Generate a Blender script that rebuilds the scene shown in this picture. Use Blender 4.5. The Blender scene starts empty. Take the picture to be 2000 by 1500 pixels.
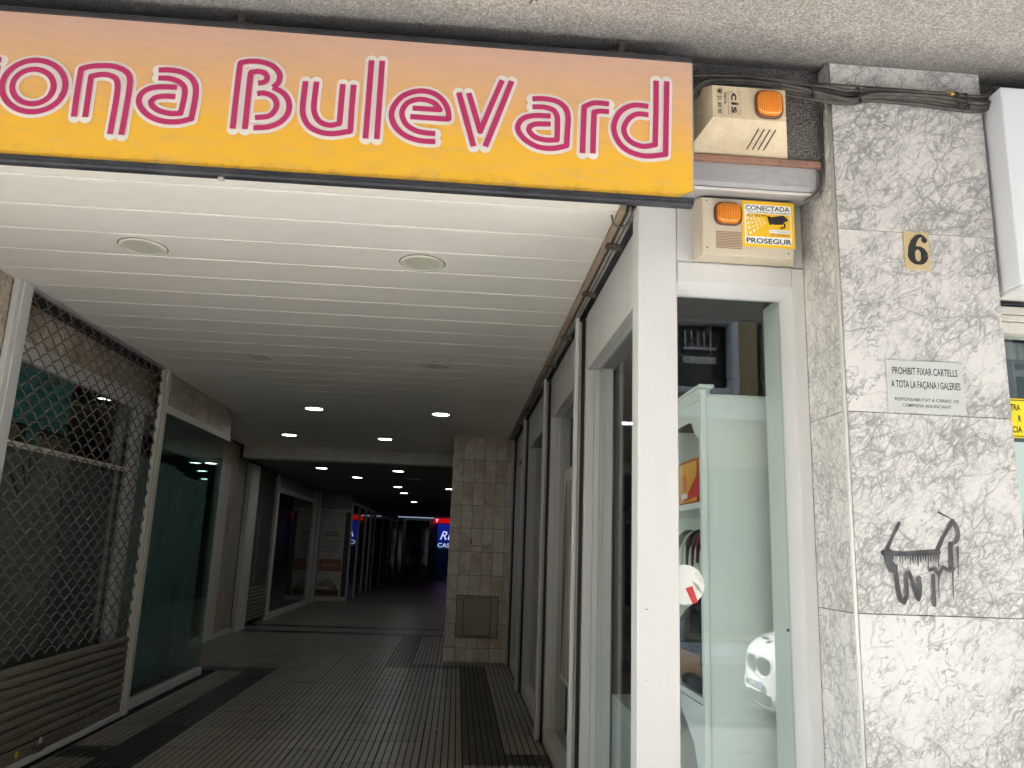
import bpy, math, random
from mathutils import Vector, Matrix
random.seed(7)
PI = math.pi
S = bpy.context.scene
C = S.collection

# ------------------------------------------------------------------ camera, light, exposure
cam_data = bpy.data.cameras.new("camera"); cam = bpy.data.objects.new("camera", cam_data); C.objects.link(cam)
yaw, pitch, roll = 0.06136, 0.20882, 0.03703
f_ = Vector((math.sin(yaw)*math.cos(pitch), math.cos(yaw)*math.cos(pitch), math.sin(pitch)))
r_ = Vector((math.cos(yaw), -math.sin(yaw), 0)); u_ = r_.cross(f_)
r2 = r_*math.cos(roll) + u_*math.sin(roll); u2 = u_*math.cos(roll) - r_*math.sin(roll)
M = Matrix((r2, u2, -f_)).transposed().to_4x4(); M.translation = Vector((0, 0, 1.55))
cam.matrix_world = M
cam_data.sensor_width = 36; cam_data.lens = 36*1517.5/2000; cam_data.clip_end = 2000; cam_data.clip_start = 0.05
S.camera = cam

SUN_ELEV, SUN_AZ = math.radians(52), math.radians(238)      # azimuth clockwise from +Y
w = bpy.data.worlds.new("World"); S.world = w; w.use_nodes = True
nt = w.node_tree; bg = nt.nodes["Background"]; sky = nt.nodes.new("ShaderNodeTexSky")
sky.sky_type = 'NISHITA'; sky.sun_disc = False; sky.sun_elevation = SUN_ELEV; sky.sun_rotation = SUN_AZ
nt.links.new(sky.outputs[0], bg.inputs[0]); bg.inputs[1].default_value = 0.15
sd = bpy.data.lights.new("sun", 'SUN'); sd.energy = 4.9; sd.angle = math.radians(0.5); sd.color = (1, 0.965, 0.92)
sun = bpy.data.objects.new("sun", sd); C.objects.link(sun)
tosun = Vector((math.sin(SUN_AZ)*math.cos(SUN_ELEV), math.cos(SUN_AZ)*math.cos(SUN_ELEV), math.sin(SUN_ELEV)))
sun.rotation_euler = tosun.to_track_quat('Z', 'Y').to_euler(); sun.location = tosun*30
S.view_settings.view_transform = 'Standard'; S.view_settings.look = 'None'; S.view_settings.gamma = 1
S.view_settings.exposure = 3.75; S.view_settings.use_curve_mapping = False
S.render.engine = 'CYCLES'
S.cycles.max_bounces = 10; S.cycles.diffuse_bounces = 6; S.cycles.glossy_bounces = 5
S.cycles.transparent_max_bounces = 16; S.cycles.transmission_bounces = 6
S.cycles.use_denoising = True; S.cycles.caustics_reflective = False; S.cycles.caustics_refractive = False
S.cycles.sample_clamp_indirect = 6

# ------------------------------------------------------------------ materials
class NT:
    def __init__(s, name):
        s.m = bpy.data.materials.new(name); s.m.use_nodes = True; s.t = s.m.node_tree; s.t.nodes.clear()
        s.out = s.n("ShaderNodeOutputMaterial")
    def n(s, kind, **kw):
        nd = s.t.nodes.new(kind)
        for k, v in kw.items():
            if k.startswith("i_"):
                key = k[2:]; key = int(key) if key.isdigit() else key.replace("_", " ")
                nd.inputs[key].default_value = v
            else: setattr(nd, k, v)
        return nd
    def l(s, a, b): s.t.links.new(a, b)
    def pos(s, scale=(1, 1, 1), rand=0.0, rot=(0, 0, 0)):
        g = s.n("ShaderNodeNewGeometry"); mp = s.n("ShaderNodeMapping"); mp.inputs['Scale'].default_value = scale
        mp.inputs['Rotation'].default_value = rot
        s.l(g.outputs['Position'], mp.inputs['Vector'])
        if rand:
            oi = s.n("ShaderNodeObjectInfo"); mu = s.n("ShaderNodeMath", operation='MULTIPLY', i_1=rand)
            s.l(oi.outputs['Random'], mu.inputs[0])
            cb = s.n("ShaderNodeCombineXYZ"); [s.l(mu.outputs[0], cb.inputs[i]) for i in range(3)]
            s.l(cb.outputs[0], mp.inputs['Location'])
        return mp.outputs[0]
    def noise(s, vec, scale, detail=4, rough=.55, dist=0.0):
        nd = s.n("ShaderNodeTexNoise", i_Scale=scale, i_Detail=detail, i_Roughness=rough, i_Distortion=dist); s.l(vec, nd.inputs['Vector']); return nd
    def ramp(s, fac, stops):
        r = s.n("ShaderNodeValToRGB"); e = r.color_ramp.elements
        while len(e) > 1: e.remove(e[-1])
        for i, (p, c) in enumerate(stops):
            if not hasattr(c, '__len__'): c = (c, c, c)
            el = e[0] if i == 0 else e.new(p)
            el.position = p; el.color = (*c, 1)
        s.l(fac, r.inputs[0]); return r.outputs[0]
    def mix(s, fac, a, b, mode='MIX'):
        m = s.n("ShaderNodeMix", data_type='RGBA', blend_type=mode)
        for v, sock in ((fac, m.inputs[0]), (a, m.inputs[6]), (b, m.inputs[7])):
            if hasattr(v, 'links'): s.l(v, sock)
            elif hasattr(v, '__len__'): sock.default_value = (*v, 1)
            else: sock.default_value = v
        return m.outputs[2]
    def bsdf(s, color, rough=.5, metal=0.0, bump=None, bstr=.2, bdist=.002, spec=.5, emit=None, estr=0, coat=0):
        b = s.n("ShaderNodeBsdfPrincipled"); b.inputs['Metallic'].default_value = metal
        b.inputs['Specular IOR Level'].default_value = spec; b.inputs['Coat Weight'].default_value = coat
        if hasattr(color, 'links'): s.l(color, b.inputs['Base Color'])
        else: b.inputs['Base Color'].default_value = (*color, 1)
        if hasattr(rough, 'links'): s.l(rough, b.inputs['Roughness'])
        else: b.inputs['Roughness'].default_value = rough
        if bump is not None:
            bp = s.n("ShaderNodeBump", i_Strength=bstr, i_Distance=bdist); s.l(bump, bp.inputs['Height']); s.l(bp.outputs[0], b.inputs['Normal'])
        if emit: b.inputs['Emission Color'].default_value = (*emit, 1); b.inputs['Emission Strength'].default_value = estr
        s.l(b.outputs[0], s.out.inputs[0]); return s.m

def paint(name, col, rough=.4, dirt=.25, scale=3, metal=0, streak=(1, 1, .25), dirtcol=None, spec=.5, fine=0.0):
    k = NT(name); p = k.pos(streak, rand=9)
    n1 = k.noise(p, scale, 6, .62); n2 = k.noise(p, scale*9, 4, .6)
    dc = dirtcol or tuple(c*.45 for c in col)
    f1 = k.ramp(n1.outputs[0], [(.42, 0), (.75, dirt)])
    f2 = k.ramp(n2.outputs[0], [(.5, 0), (.8, dirt*.7)])
    c = k.mix(f1, col, dc); c = k.mix(f2, c, dc)
    n4 = k.noise(k.pos((streak[0]*60, streak[1]*60, streak[2]*12), rand=3), 1.5, 4, .6)
    c = k.mix(k.ramp(n4.outputs[0], [(.5, 0), (.75, min(.35, dirt*.9))]), c, tuple(.5*(x+y) for x, y in zip(col, dc)))
    rr = k.ramp(n2.outputs[0], [(.3, rough), (.8, min(1, rough+.25))])
    return k.bsdf(c, rr, metal, bump=n2.outputs[0], bstr=.12, bdist=.002, spec=spec)

def plain(name, col, rough=.5, metal=0, spec=.5): return NT(name).bsdf(col, rough, metal, spec=spec)
def emis(name, col, st):
    k = NT(name); e = k.n("ShaderNodeEmission", i_Strength=st); e.inputs[0].default_value = (*col, 1); k.l(e.outputs[0], k.out.inputs[0]); return k.m
def glass(name, tint=(.93, .965, .955), rough=0.0, ior=1.5):
    k = NT(name); t = k.n("ShaderNodeBsdfTransparent"); t.inputs[0].default_value = (*tint, 1)
    g = k.n("ShaderNodeBsdfGlossy"); g.inputs['Roughness'].default_value = rough
    fr = k.n("ShaderNodeFresnel", i_IOR=ior)
    # rays leaving through the back of a pane see the same air-side Fresnel as rays entering it
    geo = k.n("ShaderNodeNewGeometry"); mx = k.n("ShaderNodeMix"); mx.inputs[2].default_value = ior; mx.inputs[3].default_value = ior
    k.l(geo.outputs['Backfacing'], mx.inputs[0])
    inv = k.n("ShaderNodeMath", operation='MULTIPLY_ADD', i_1=1.0/ior-ior, i_2=ior); k.l(geo.outputs['Backfacing'], inv.inputs[0])
    lw = k.n("ShaderNodeLayerWeight", i_Blend=.5)
    # Schlick on |cos|: F = F0 + (1-F0)(1-cos)^5, identical from both sides
    pw = k.n("ShaderNodeMath", operation='POWER', i_1=5.0); k.l(lw.outputs['Facing'], pw.inputs[0])
    ma = k.n("ShaderNodeMath", operation='MULTIPLY_ADD', i_1=.957, i_2=.043); k.l(pw.outputs[0], ma.inputs[0])
    m = k.n("ShaderNodeMixShader"); k.l(ma.outputs[0], m.inputs[0]); k.l(t.outputs[0], m.inputs[1]); k.l(g.outputs[0], m.inputs[2])
    k.l(m.outputs[0], k.out.inputs[0])
    for nd in (fr, mx, inv): k.t.nodes.remove(nd)
    return k.m

def marble(name, base=(.575, .557, .535), vein=(.215, .208, .205), dirt=0.0, dirtcol=(.2, .12, .05), dense=1.0, rough=.32, dscale=1.5):
    k = NT(name)
    p0 = k.pos((.84, .84, .84), rand=37)
    def warp(src, sc, amp, det=5):
        wn = k.noise(src, sc, det, .6); wv = k.n("ShaderNodeVectorMath", operation='MULTIPLY_ADD'); wv.inputs[1].default_value = (amp,)*3
        k.l(wn.outputs['Color'], wv.inputs[0]); k.l(src, wv.inputs[2]); return wv.outputs[0]
    w1 = warp(p0, 3.5, .12, 3); w2 = warp(w1, 30, .016, 4)
    s0 = k.n("ShaderNodeMapping"); s0.inputs['Rotation'].default_value = (.35, -.72, 0); k.l(w2, s0.inputs[0])
    st = k.n("ShaderNodeMapping"); st.inputs['Scale'].default_value = (1.15, 1.15, .5); k.l(s0.outputs[0], st.inputs[0]); sv = st.outputs[0]
    oi = k.n("ShaderNodeObjectInfo")
    def ridge(sc, wd, amt, det=4):
        n = k.noise(sv, sc, det, .62); a = k.n("ShaderNodeMath", operation='SUBTRACT', i_1=.5); k.l(n.outputs[0], a.inputs[0])
        b = k.n("ShaderNodeMath", operation='ABSOLUTE'); k.l(a.outputs[0], b.inputs[0])
        return k.ramp(b.outputs[0], [(0, amt), (wd*.55, amt*.7), (wd, 0)])
    def vor(sc, hi, amt):
        v = k.n("ShaderNodeTexVoronoi", feature='DISTANCE_TO_EDGE', i_Scale=sc); k.l(sv, v.inputs['Vector'])
        return k.ramp(v.outputs['Distance'], [(0, amt), (hi, amt*.5), (hi*2.2, 0)])
    vr = k.n("ShaderNodeMath", operation='MULTIPLY_ADD', i_1=.16, i_2=-.08); k.l(oi.outputs['Random'], vr.inputs[0])
    va = k.n("ShaderNodeMath", operation='ADD'); k.l(vr.outputs[0], va.inputs[0]); k.l(k.noise(w1, 2.6, 4, .6, .4).outputs[0], va.inputs[1])
    msk = k.ramp(va.outputs[0], [(.43, .05), (.60, 1)])
    msk2 = k.ramp(k.noise(w1, 6, 4, .6).outputs[0], [(.40, .08), (.60, 1)])
    msk3 = k.ramp(k.noise(w2, 22, 4, .7).outputs[0], [(.40, .15), (.56, 1)])
    M = lambda a, b: k.mix(1, a, b, 'MULTIPLY')
    cloud = k.ramp(k.noise(w2, 26, 9, .72, 1.0).outputs[0], [(.50, 0), (.74, .28*dense)])
    tone = k.ramp(k.noise(p0, 2.2, 3).outputs[0], [(.3, tuple(c*.95 for c in base)), (.6, base), (.8, (base[0]*1.02, base[1]*.97, base[2]*.96))])
    c = k.mix(M(cloud, msk), tone, tuple(v*1.6 for v in vein))
    for f in (M(vor(7, .011, .9), msk2), M(ridge(4.5, .009, .95), msk2), M(ridge(10, .014, .85), msk3), M(vor(19, .03, .9), msk), M(vor(38, .055, .8), M(msk, msk3)), M(vor(60, .08, .6), M(msk, msk3)), M(ridge(26, .03, .6), msk)):
        c = k.mix(f, c, vein)
    if dirt:
        dn = k.ramp(k.noise(p0, dscale, 8, .72, .4).outputs[0], [(.38, 0), (.7, dirt)]); c = k.mix(dn, c, dirtcol)
        dn = k.ramp(k.noise(p0, dscale*6, 5, .7, .4).outputs[0], [(.5, 0), (.72, dirt)]); c = k.mix(dn, c, dirtcol)
    return k.bsdf(c, rough)

def stucco(name, col, scale=150, con=.55, bstr=1.0, bdist=.006, dirty=None):
    k = NT(name); p = k.pos()
    n = k.noise(p, scale, 3, .75); n2 = k.noise(p, scale*.4, 3, .6); big = k.noise(p, 1.3, 5, .6)
    v = k.n("ShaderNodeTexVoronoi", i_Scale=scale*.8); k.l(p, v.inputs['Vector'])
    c = k.ramp(n.outputs[0], [(.34, tuple(x*(1-con) for x in col)), (.5, col), (.66, tuple(min(.95, x*(1+con)) for x in col))])
    c = k.mix(k.ramp(n2.outputs[0], [(.35, .45), (.6, 0)]), c, tuple(x*.5 for x in col))
    c = k.mix(k.ramp(big.outputs[0], [(.4, 0), (.8, .35)]), c, tuple(x*.55 for x in col))
    if dirty:   # band of soot with occlusion shade painted in: (y0, y1) full -> none
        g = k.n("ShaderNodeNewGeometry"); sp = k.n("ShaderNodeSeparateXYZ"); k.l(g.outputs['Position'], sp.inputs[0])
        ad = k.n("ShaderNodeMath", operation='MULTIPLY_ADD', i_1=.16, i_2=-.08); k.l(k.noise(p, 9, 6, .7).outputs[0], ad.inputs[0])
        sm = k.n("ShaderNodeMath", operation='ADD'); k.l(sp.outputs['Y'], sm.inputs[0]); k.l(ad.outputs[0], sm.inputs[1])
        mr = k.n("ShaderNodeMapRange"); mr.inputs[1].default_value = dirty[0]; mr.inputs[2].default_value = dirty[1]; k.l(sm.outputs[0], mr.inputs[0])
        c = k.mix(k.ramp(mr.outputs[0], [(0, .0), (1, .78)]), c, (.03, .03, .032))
    return k.bsdf(c, .9, bump=v.outputs['Distance'], bstr=bstr, bdist=bdist, spec=.25)

M_ = {}
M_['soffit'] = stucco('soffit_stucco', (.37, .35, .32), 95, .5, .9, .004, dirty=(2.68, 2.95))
M_['fascia'] = stucco('fascia_stucco', (.17, .16, .15), 130, .8, 1, .008)
M_['white_alu'] = paint('white_painted_metal', (.60, .595, .585), .35, .26, 2.2, streak=(1, 1, .12), dirtcol=(.5, .47, .42))
M_['ceiling_paint'] = paint('ceiling_panel_paint', (.82, .79, .72), .35, .16, 2.2, streak=(.3, 1, 1), dirtcol=(.5, .46, .4))
M_['cream_alu'] = paint('cream_painted_metal', (.66, .63, .56), .4, .3, 2.5, dirtcol=(.36, .32, .26))
M_['lip'] = paint('panel_edge_white', (.86, .84, .78), .4, .1)
M_['marble'] = marble('white_veined_marble')
M_['marble_side'] = marble('white_veined_marble_side', base=(.70, .68, .65), vein=(.29, .28, .27), dirt=.12, dirtcol=(.42, .39, .30))
M_['marble_dirty'] = marble('stained_marble', base=(.74, .66, .54), dirt=.9, dirtcol=(.24, .13, .05), dscale=2.6)
M_['marble_mid'] = marble('brown_streaked_marble', base=(.62, .54, .45), vein=(.2, .14, .09), dirt=.5, dirtcol=(.26, .17, .1), dscale=3)
M_['bead'] = paint('marble_bead', (.56, .545, .51), .3, .3, 6)
M_['grey_metal'] = paint('worn_grey_metal', (.36, .355, .36), .35, .5, 3, dirtcol=(.17, .155, .15), streak=(.4, 1, 1.5))
M_['rust'] = paint('faded_red_wood', (.33, .17, .12), .6, .6, 8, dirtcol=(.10, .07, .06))
M_['black_frame'] = paint('black_plastic_frame', (.018, .019, .024), .3, .5, 6, dirtcol=(.08, .08, .09))
M_['cable'] = paint('dusty_black_cable', (.032, .030, .027), .5, .6, 20, dirtcol=(.12, .105, .085))
M_['black'] = plain('matt_black', (.012, .012, .012), .6)
M_['yellow_tape'] = plain('yellow_tape', (.65, .42, .06), .5)
M_['siren'] = paint('aged_cream_plastic', (.62, .52, .36), .45, .55, 5, dirtcol=(.32, .24, .14))
M_['siren2'] = paint('beige_plastic', (.56, .50, .38), .45, .3, 5, dirtcol=(.4, .32, .2))
_k = NT('amber_lens'); _w = _k.n('ShaderNodeTexWave', i_Scale=42.0); _k.l(_k.pos(), _w.inputs['Vector']); M_['amber'] = _k.bsdf(_k.mix(_k.ramp(_w.outputs[1], [(.1, 0), (.6, 1)]), (.50, .125, .005), (.80, .25, .008)), .18, bump=_w.outputs[1], bstr=.5, bdist=.002, coat=.5)
M_['amber_rim'] = plain('amber_lens_rim', (.10, .03, .015), .4)
M_['magenta'] = plain('magenta_vinyl', (.43, .022, .115), .45)
M_['vinyl_white'] = paint('aged_white_vinyl', (.72, .68, .62), .45, .1, 8)
M_['track'] = paint('tan_track', (.40, .31, .22), .55, .35, 5, dirtcol=(.15, .11, .08))
M_['rail_alu'] = paint('dusty_aluminium', (.42, .40, .37), .4, .4, 8, dirtcol=(.14, .12, .10))
M_['rusty'] = paint('rusty_bracket', (.12, .09, .07), .7, .6, 14, dirtcol=(.04, .03, .025))
M_['lamp_ring'] = paint('lamp_ring', (.68, .66, .58), .4, .3, 9, dirtcol=(.3, .27, .2))
M_['lamp_off'] = paint('lamp_diffuser_off', (.58, .57, .46), .35, .2, 9)
M_['lamp_on'] = emis('lamp_diffuser_lit', (.95, .98, .95), 2.4)
M_['glass'] = glass('shop_glass')
M_['glass_teal'] = glass('teal_tinted_glass', (.82, .91, .90))
M_['mirror_dark'] = glass('plain_glass', (.88, .9, .9))
M_['shop_white'] = paint('white_laminate', (.74, .77, .74), .4, .05, 3, dirtcol=(.5, .55, .52))
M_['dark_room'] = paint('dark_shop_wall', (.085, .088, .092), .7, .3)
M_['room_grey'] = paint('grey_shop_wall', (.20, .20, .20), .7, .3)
M_['steel_rod'] = paint('steel_grille_rod', (.24, .21, .175), .5, .5, 14, metal=.4, dirtcol=(.13, .09, .05))
M_['slat'] = paint('dirty_shutter_slat', (.17, .155, .12), .5, .5, 5, streak=(1, .3, 2), dirtcol=(.06, .05, .035))
M_['teal_card'] = paint('teal_card', (.03, .27, .26), .6, .15, 2)
M_['curtain'] = paint('grey_green_blind', (.22, .245, .235), .6, .4, 2, dirtcol=(.02, .07, .07))
M_['curtain_teal'] = paint('dark_teal_blind', (.24, .33, .32), .5, .4, 1.5, dirtcol=(.012, .05, .06))
M_['tile_beige'] = paint('travertine_tile', (.76, .70, .60), .45, .85, 2.4, streak=(1, 1, 1), dirtcol=(.38, .23, .12))
M_['grout'] = plain('dark_grout', (.06, .05, .04), .9)
M_['meter'] = paint('beige_meter_door', (.40, .34, .25), .45, .2, 3, dirtcol=(.24, .2, .15))
M_['street'] = paint('asphalt', (.075, .073, .07), .85, .4, 6, streak=(1, 1, 1))
M_['paving'] = paint('pavement_stone', (.56, .545, .52), .8, .35, 4, streak=(1, 1, 1))
M_['ochre'] = paint('ochre_render', (.42, .34, .17), .8, .2, 2)
M_['render_white'] = paint('white_render', (.62, .62, .62), .7, .15, 2)
M_['olive'] = paint('olive_blind', (.16, .15, .09), .7, .2, 2)
M_['dark_glass'] = NT('dark_window_glass').bsdf((.012, .012, .014), .06)
M_['car_white'] = NT('white_car_paint').bsdf((.82, .82, .82), .25, coat=1)
M_['tyre'] = plain('tyre_rubber', (.02, .02, .02), .8)
M_['rim'] = plain('alloy_rim', (.5, .5, .5), .3, .9)
M_['car_dark'] = plain('car_black_plastic', (.03, .03, .03), .4)
M_['plate'] = plain('number_plate_white', (.7, .7, .7), .4)
M_['plate_blue'] = plain('number_plate_blue', (.03, .08, .45), .4)
M_['ink'] = plain('black_ink', (.015, .015, .018), .5)
M_['notice'] = paint('pale_grey_notice', (.46, .475, .455), .4, .1, 5)
M_['plate_gold'] = paint('gold_enamel', (.48, .38, .20), .35, .2, 9, dirtcol=(.34, .26, .13))
M_['sticker_yellow'] = plain('sticker_yellow', (.85, .50, .01), .35)
M_['sign_yellow'] = plain('warning_yellow', (.85, .66, .01), .4)
M_['paper'] = plain('white_paper', (.78, .80, .76), .5)
M_['red'] = plain('red_print', (.60, .035, .04), .45)
M_['orange'] = plain('orange_print', (.75, .20, .05), .5)
M_['box_red'] = paint('red_display_box', (.42, .07, .035), .5, .2, 9)
M_['box_yellow'] = plain('amber_print', (.75, .36, .05), .5)
M_['wood'] = paint('brown_cardboard', (.28, .16, .09), .7, .2, 8)
M_['bin_bag'] = NT('black_plastic_bag'); _k = M_['bin_bag']; M_['bin_bag'] = _k.bsdf((.012, .012, .016), .22, bump=_k.noise(_k.pos(), 28, 4, .6, 1.2).outputs[0], bstr=.9, bdist=.02)
M_['belt'] = paint('brown_leather', (.09, .055, .04), .5, .3, 9)
M_['belt_pink'] = plain('maroon_leather', (.20, .03, .06), .5)
M_['belt_white'] = plain('pale_leather', (.5, .47, .42), .5)
M_['lightbox'] = paint('white_lightbox_plastic', (.60, .62, .65), .35, .04, 3, dirtcol=(.6, .62, .64))
M_['spray'] = paint('sprayed_black_paint', (.03, .03, .035), .55, .5, 30, dirtcol=(.17, .17, .18))
M_['poster_beige'] = paint('sun_faded_poster', (.62, .58, .53), .5, .2, 2)
M_['poster_skin'] = plain('poster_salmon', (.36, .15, .11), .5)
M_['poster_brown'] = plain('poster_brown', (.14, .075, .03), .5)
M_['blue_lit'] = None
k = NT('backlit_blue_poster'); g = k.n("ShaderNodeNewGeometry"); sp = k.n("ShaderNodeSeparateXYZ"); k.l(g.outputs['Position'], sp.inputs[0])
mr = k.n("ShaderNodeMapRange"); mr.inputs[1].default_value = .2; mr.inputs[2].default_value = 2.8; k.l(sp.outputs['Z'], mr.inputs[0])
cc = k.ramp(mr.outputs[0], [(0, (.001, .002, .008)), (.45, (.001, .003, .012)), (.52, (.01, .06, .16)), (.6, (.004, .015, .2)), (1, (.01, .02, .35))])
e = k.n("ShaderNodeEmission", i_Strength=.05); k.l(cc, e.inputs[0]); k.l(e.outputs[0], k.out.inputs[0]); M_['blue_lit'] = k.m
M_['red_lit'] = emis('lit_red_sign', (.6, .005, .005), .06)
M_['white_lit'] = emis('lit_white_letter', (.55, .6, .9), .09)
M_['cove_lit'] = emis('lit_ceiling_cove', (.45, .55, .75), .05)

# printed gradient face of the big sign
k = NT('sign_print'); g = k.n("ShaderNodeNewGeometry"); sp = k.n("ShaderNodeSeparateXYZ"); k.l(g.outputs['Position'], sp.inputs[0])
p = k.pos((.5, 1, 7)); n = k.noise(p, 2.2, 6, .6, .4); n3 = k.noise(k.pos((1, 1, 4)), 9, 6, .65)
a = k.n("ShaderNodeMath", operation='MULTIPLY_ADD', i_1=.11, i_2=-.055); k.l(n.outputs[0], a.inputs[0])
b = k.n("ShaderNodeMath", operation='ADD'); k.l(sp.outputs['Z'], b.inputs[0]); k.l(a.outputs[0], b.inputs[1])
mr = k.n("ShaderNodeMapRange"); mr.inputs[1].default_value = 2.935; mr.inputs[2].default_value = 3.53; k.l(b.outputs[0], mr.inputs[0])
c = k.ramp(mr.outputs[0], [(0, (.76, .42, .025)), (.28, (.77, .42, .035)), (.5, (.72, .39, .12)), (.72, (.65, .39, .21)), (1, (.61, .38, .30))])
c = k.mix(k.ramp(n3.outputs[0], [(.48, 0), (.72, .32)]), c, (.45, .32, .2))
mz = k.n("ShaderNodeMapRange"); mz.inputs[1].default_value = 2.985; mz.inputs[2].default_value = 2.925; k.l(sp.outputs['Z'], mz.inputs[0])
sp2 = k.mix(1, k.ramp(k.noise(k.pos(), 22, 6, .75).outputs[0], [(.5, 0), (.72, .5)]), k.ramp(mz.outputs[0], [(0, 0), (1, 1)]), 'MULTIPLY')
c = k.mix(sp2, c, (.12, .09, .05)); M_['sign_print'] = k.bsdf(c, .42)

# floor tiles: ribbed terrazzo
def tilemat(name, col):
    k = NT(name); oi = k.n("ShaderNodeObjectInfo"); p = k.pos(rand=5)
    c = k.ramp(oi.outputs['Random'], [(0, tuple(x*.85 for x in col)), (1, tuple(x*1.12 for x in col))])
    n = k.noise(p, 90, 3, .7); c = k.mix(k.ramp(n.outputs[0], [(.45, 0), (.7, .5)]), c, tuple(x*.5 for x in col))
    n = k.noise(k.pos(), 2.2, 6, .65); c = k.mix(k.ramp(n.outputs[0], [(.4, 0), (.8, .28)]), c, tuple(x*.5 for x in col))
    return k.bsdf(c, .33, spec=.45)
M_['tile_floor'] = tilemat('worn_brown_floor_tile', (.27, .25, .205))
M_['tile_dark'] = tilemat('dark_floor_tile', (.032, .030, .027))
M_['groove'] = plain('floor_groove_dirt', (.012, .011, .009), .8)

# ------------------------------------------------------------------ helpers
class MB:
    def __init__(s): s.v = []; s.f = []; s.mi = []
    def box(s, x0, x1, y0, y1, z0, z1, mi=0, ch=0.0):
        """box, optionally with its long edges chamfered on the four vertical+horizontal rims"""
        i = len(s.v)
        if ch <= 0:
            s.v += [(x0, y0, z0), (x1, y0, z0), (x1, y1, z0), (x0, y1, z0), (x0, y0, z1), (x1, y0, z1), (x1, y1, z1), (x0, y1, z1)]
            F = [(0, 3, 2, 1), (4, 5, 6, 7), (0, 1, 5, 4), (1, 2, 6, 5), (2, 3, 7, 6), (3, 0, 4, 7)]
        else:
            c = min(ch, (x1-x0)*.45, (y1-y0)*.45, (z1-z0)*.45)
            for (a, X, b) in ((0, x0, 1), (0, x1, -1)):
                pass
            P = []
            for sx in (0, 1):
                for sy in (0, 1):
                    for sz in (0, 1):
                        X = x1 if sx else x0; Y = y1 if sy else y0; Z = z1 if sz else z0
                        dx = -c if sx else c; dy = -c if sy else c; dz = -c if sz else c
                        P += [(X, Y+dy, Z+dz), (X+dx, Y, Z+dz), (X+dx, Y+dy, Z)]
            s.v += P
            I = lambda sx, sy, sz, a: (sx*4+sy*2+sz)*3+a
            F = [(I(0,0,0,0), I(0,0,1,0), I(0,1,1,0), I(0,1,0,0)), (I(1,0,0,0), I(1,1,0,0), I(1,1,1,0), I(1,0,1,0)),
                 (I(0,0,0,1), I(1,0,0,1), I(1,0,1,1), I(0,0,1,1)), (I(0,1,0,1), I(0,1,1,1), I(1,1,1,1), I(1,1,0,1)),
                 (I(0,0,0,2), I(0,1,0,2), I(1,1,0,2), I(1,0,0,2)), (I(0,0,1,2), I(1,0,1,2), I(1,1,1,2), I(0,1,1,2))]
            for sy in (0, 1):
                for sz in (0, 1): F.append((I(0,sy,sz,1), I(1,sy,sz,1), I(1,sy,sz,2), I(0,sy,sz,2)))
            for sx in (0, 1):
                for sz in (0, 1): F.append((I(sx,0,sz,0), I(sx,1,sz,0), I(sx,1,sz,2), I(sx,0,sz,2)))
            for sx in (0, 1):
                for sy in (0, 1): F.append((I(sx,sy,0,0), I(sx,sy,1,0), I(sx,sy,1,1), I(sx,sy,0,1)))
            for sx in (0, 1):
                for sy in (0, 1):
                    for sz in (0, 1): F.append((I(sx,sy,sz,0), I(sx,sy,sz,1), I(sx,sy,sz,2)))
        for fc in F: s.f.append(tuple(i+q for q in fc)); s.mi.append(mi)
        return s
    def poly(s, pts, mi=0):
        i = len(s.v); s.v += [tuple(p) for p in pts]; s.f.append(tuple(range(i, i+len(pts)))); s.mi.append(mi); return s
    def prism(s, prof, a0, a1, axis='x', mi=0, caps=True):
        """profile of 2D points extruded along an axis: x -> prof (y,z); y -> (x,z); z -> (x,y)"""
        i = len(s.v); n = len(prof)
        def P(q, a): return {'x': (a, q[0], q[1]), 'y': (q[0], a, q[1]), 'z': (q[0], q[1], a)}[axis]
        s.v += [P(q, a0) for q in prof] + [P(q, a1) for q in prof]
        for j in range(n): s.f.append((i+j, i+(j+1) % n, i+n+(j+1) % n, i+n+j)); s.mi.append(mi)
        if caps: s.f.append(tuple(i+j for j in range(n))[::-1]); s.f.append(tuple(i+n+j for j in range(n))); s.mi += [mi, mi]
        return s
    def hexa(s, P, mi=0):
        """8 corners: bottom 4 ccw, top 4 ccw"""
        i = len(s.v); s.v += [tuple(p) for p in P]
        for fc in [(0, 3, 2, 1), (4, 5, 6, 7), (0, 1, 5, 4), (1, 2, 6, 5), (2, 3, 7, 6), (3, 0, 4, 7)]: s.f.append(tuple(i+q for q in fc)); s.mi.append(mi)
        return s
    def tube(s, pts, r, n=8, mi=0, closed=False, flat=1.0):
        pts = [Vector(p) for p in pts]; i0 = len(s.v); m = len(pts)
        up = Vector((0, 0, 1))
        for j, p in enumerate(pts):
            t = (pts[min(j+1, m-1)]-pts[max(j-1, 0)]).normalized()
            a = t.cross(up); a = a.normalized() if a.length > .05 else t.cross(Vector((1, 0, 0))).normalized()
            b = a.cross(t)
            rr = r[j] if hasattr(r, '__len__') else r
            for q in range(n):
                an = 2*PI*q/n; s.v.append(tuple(p+a*(math.cos(an)*rr*flat)+b*(math.sin(an)*rr)))
        for j in range(m-1):
            for q in range(n):
                s.f.append((i0+j*n+q, i0+j*n+(q+1) % n, i0+(j+1)*n+(q+1) % n, i0+(j+1)*n+q)); s.mi.append(mi)
        s.f.append(tuple(i0+q for q in range(n))[::-1]); s.f.append(tuple(i0+(m-1)*n+q for q in range(n))); s.mi += [mi, mi]
        return s
    def disc(s, c, r, z0, z1, n=32, mi=0, axis='z'):
        prof = [(c[0]+r*math.cos(2*PI*q/n), c[1]+r*math.sin(2*PI*q/n)) for q in range(n)]
        return s.prism(prof, z0, z1, axis, mi)
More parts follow.
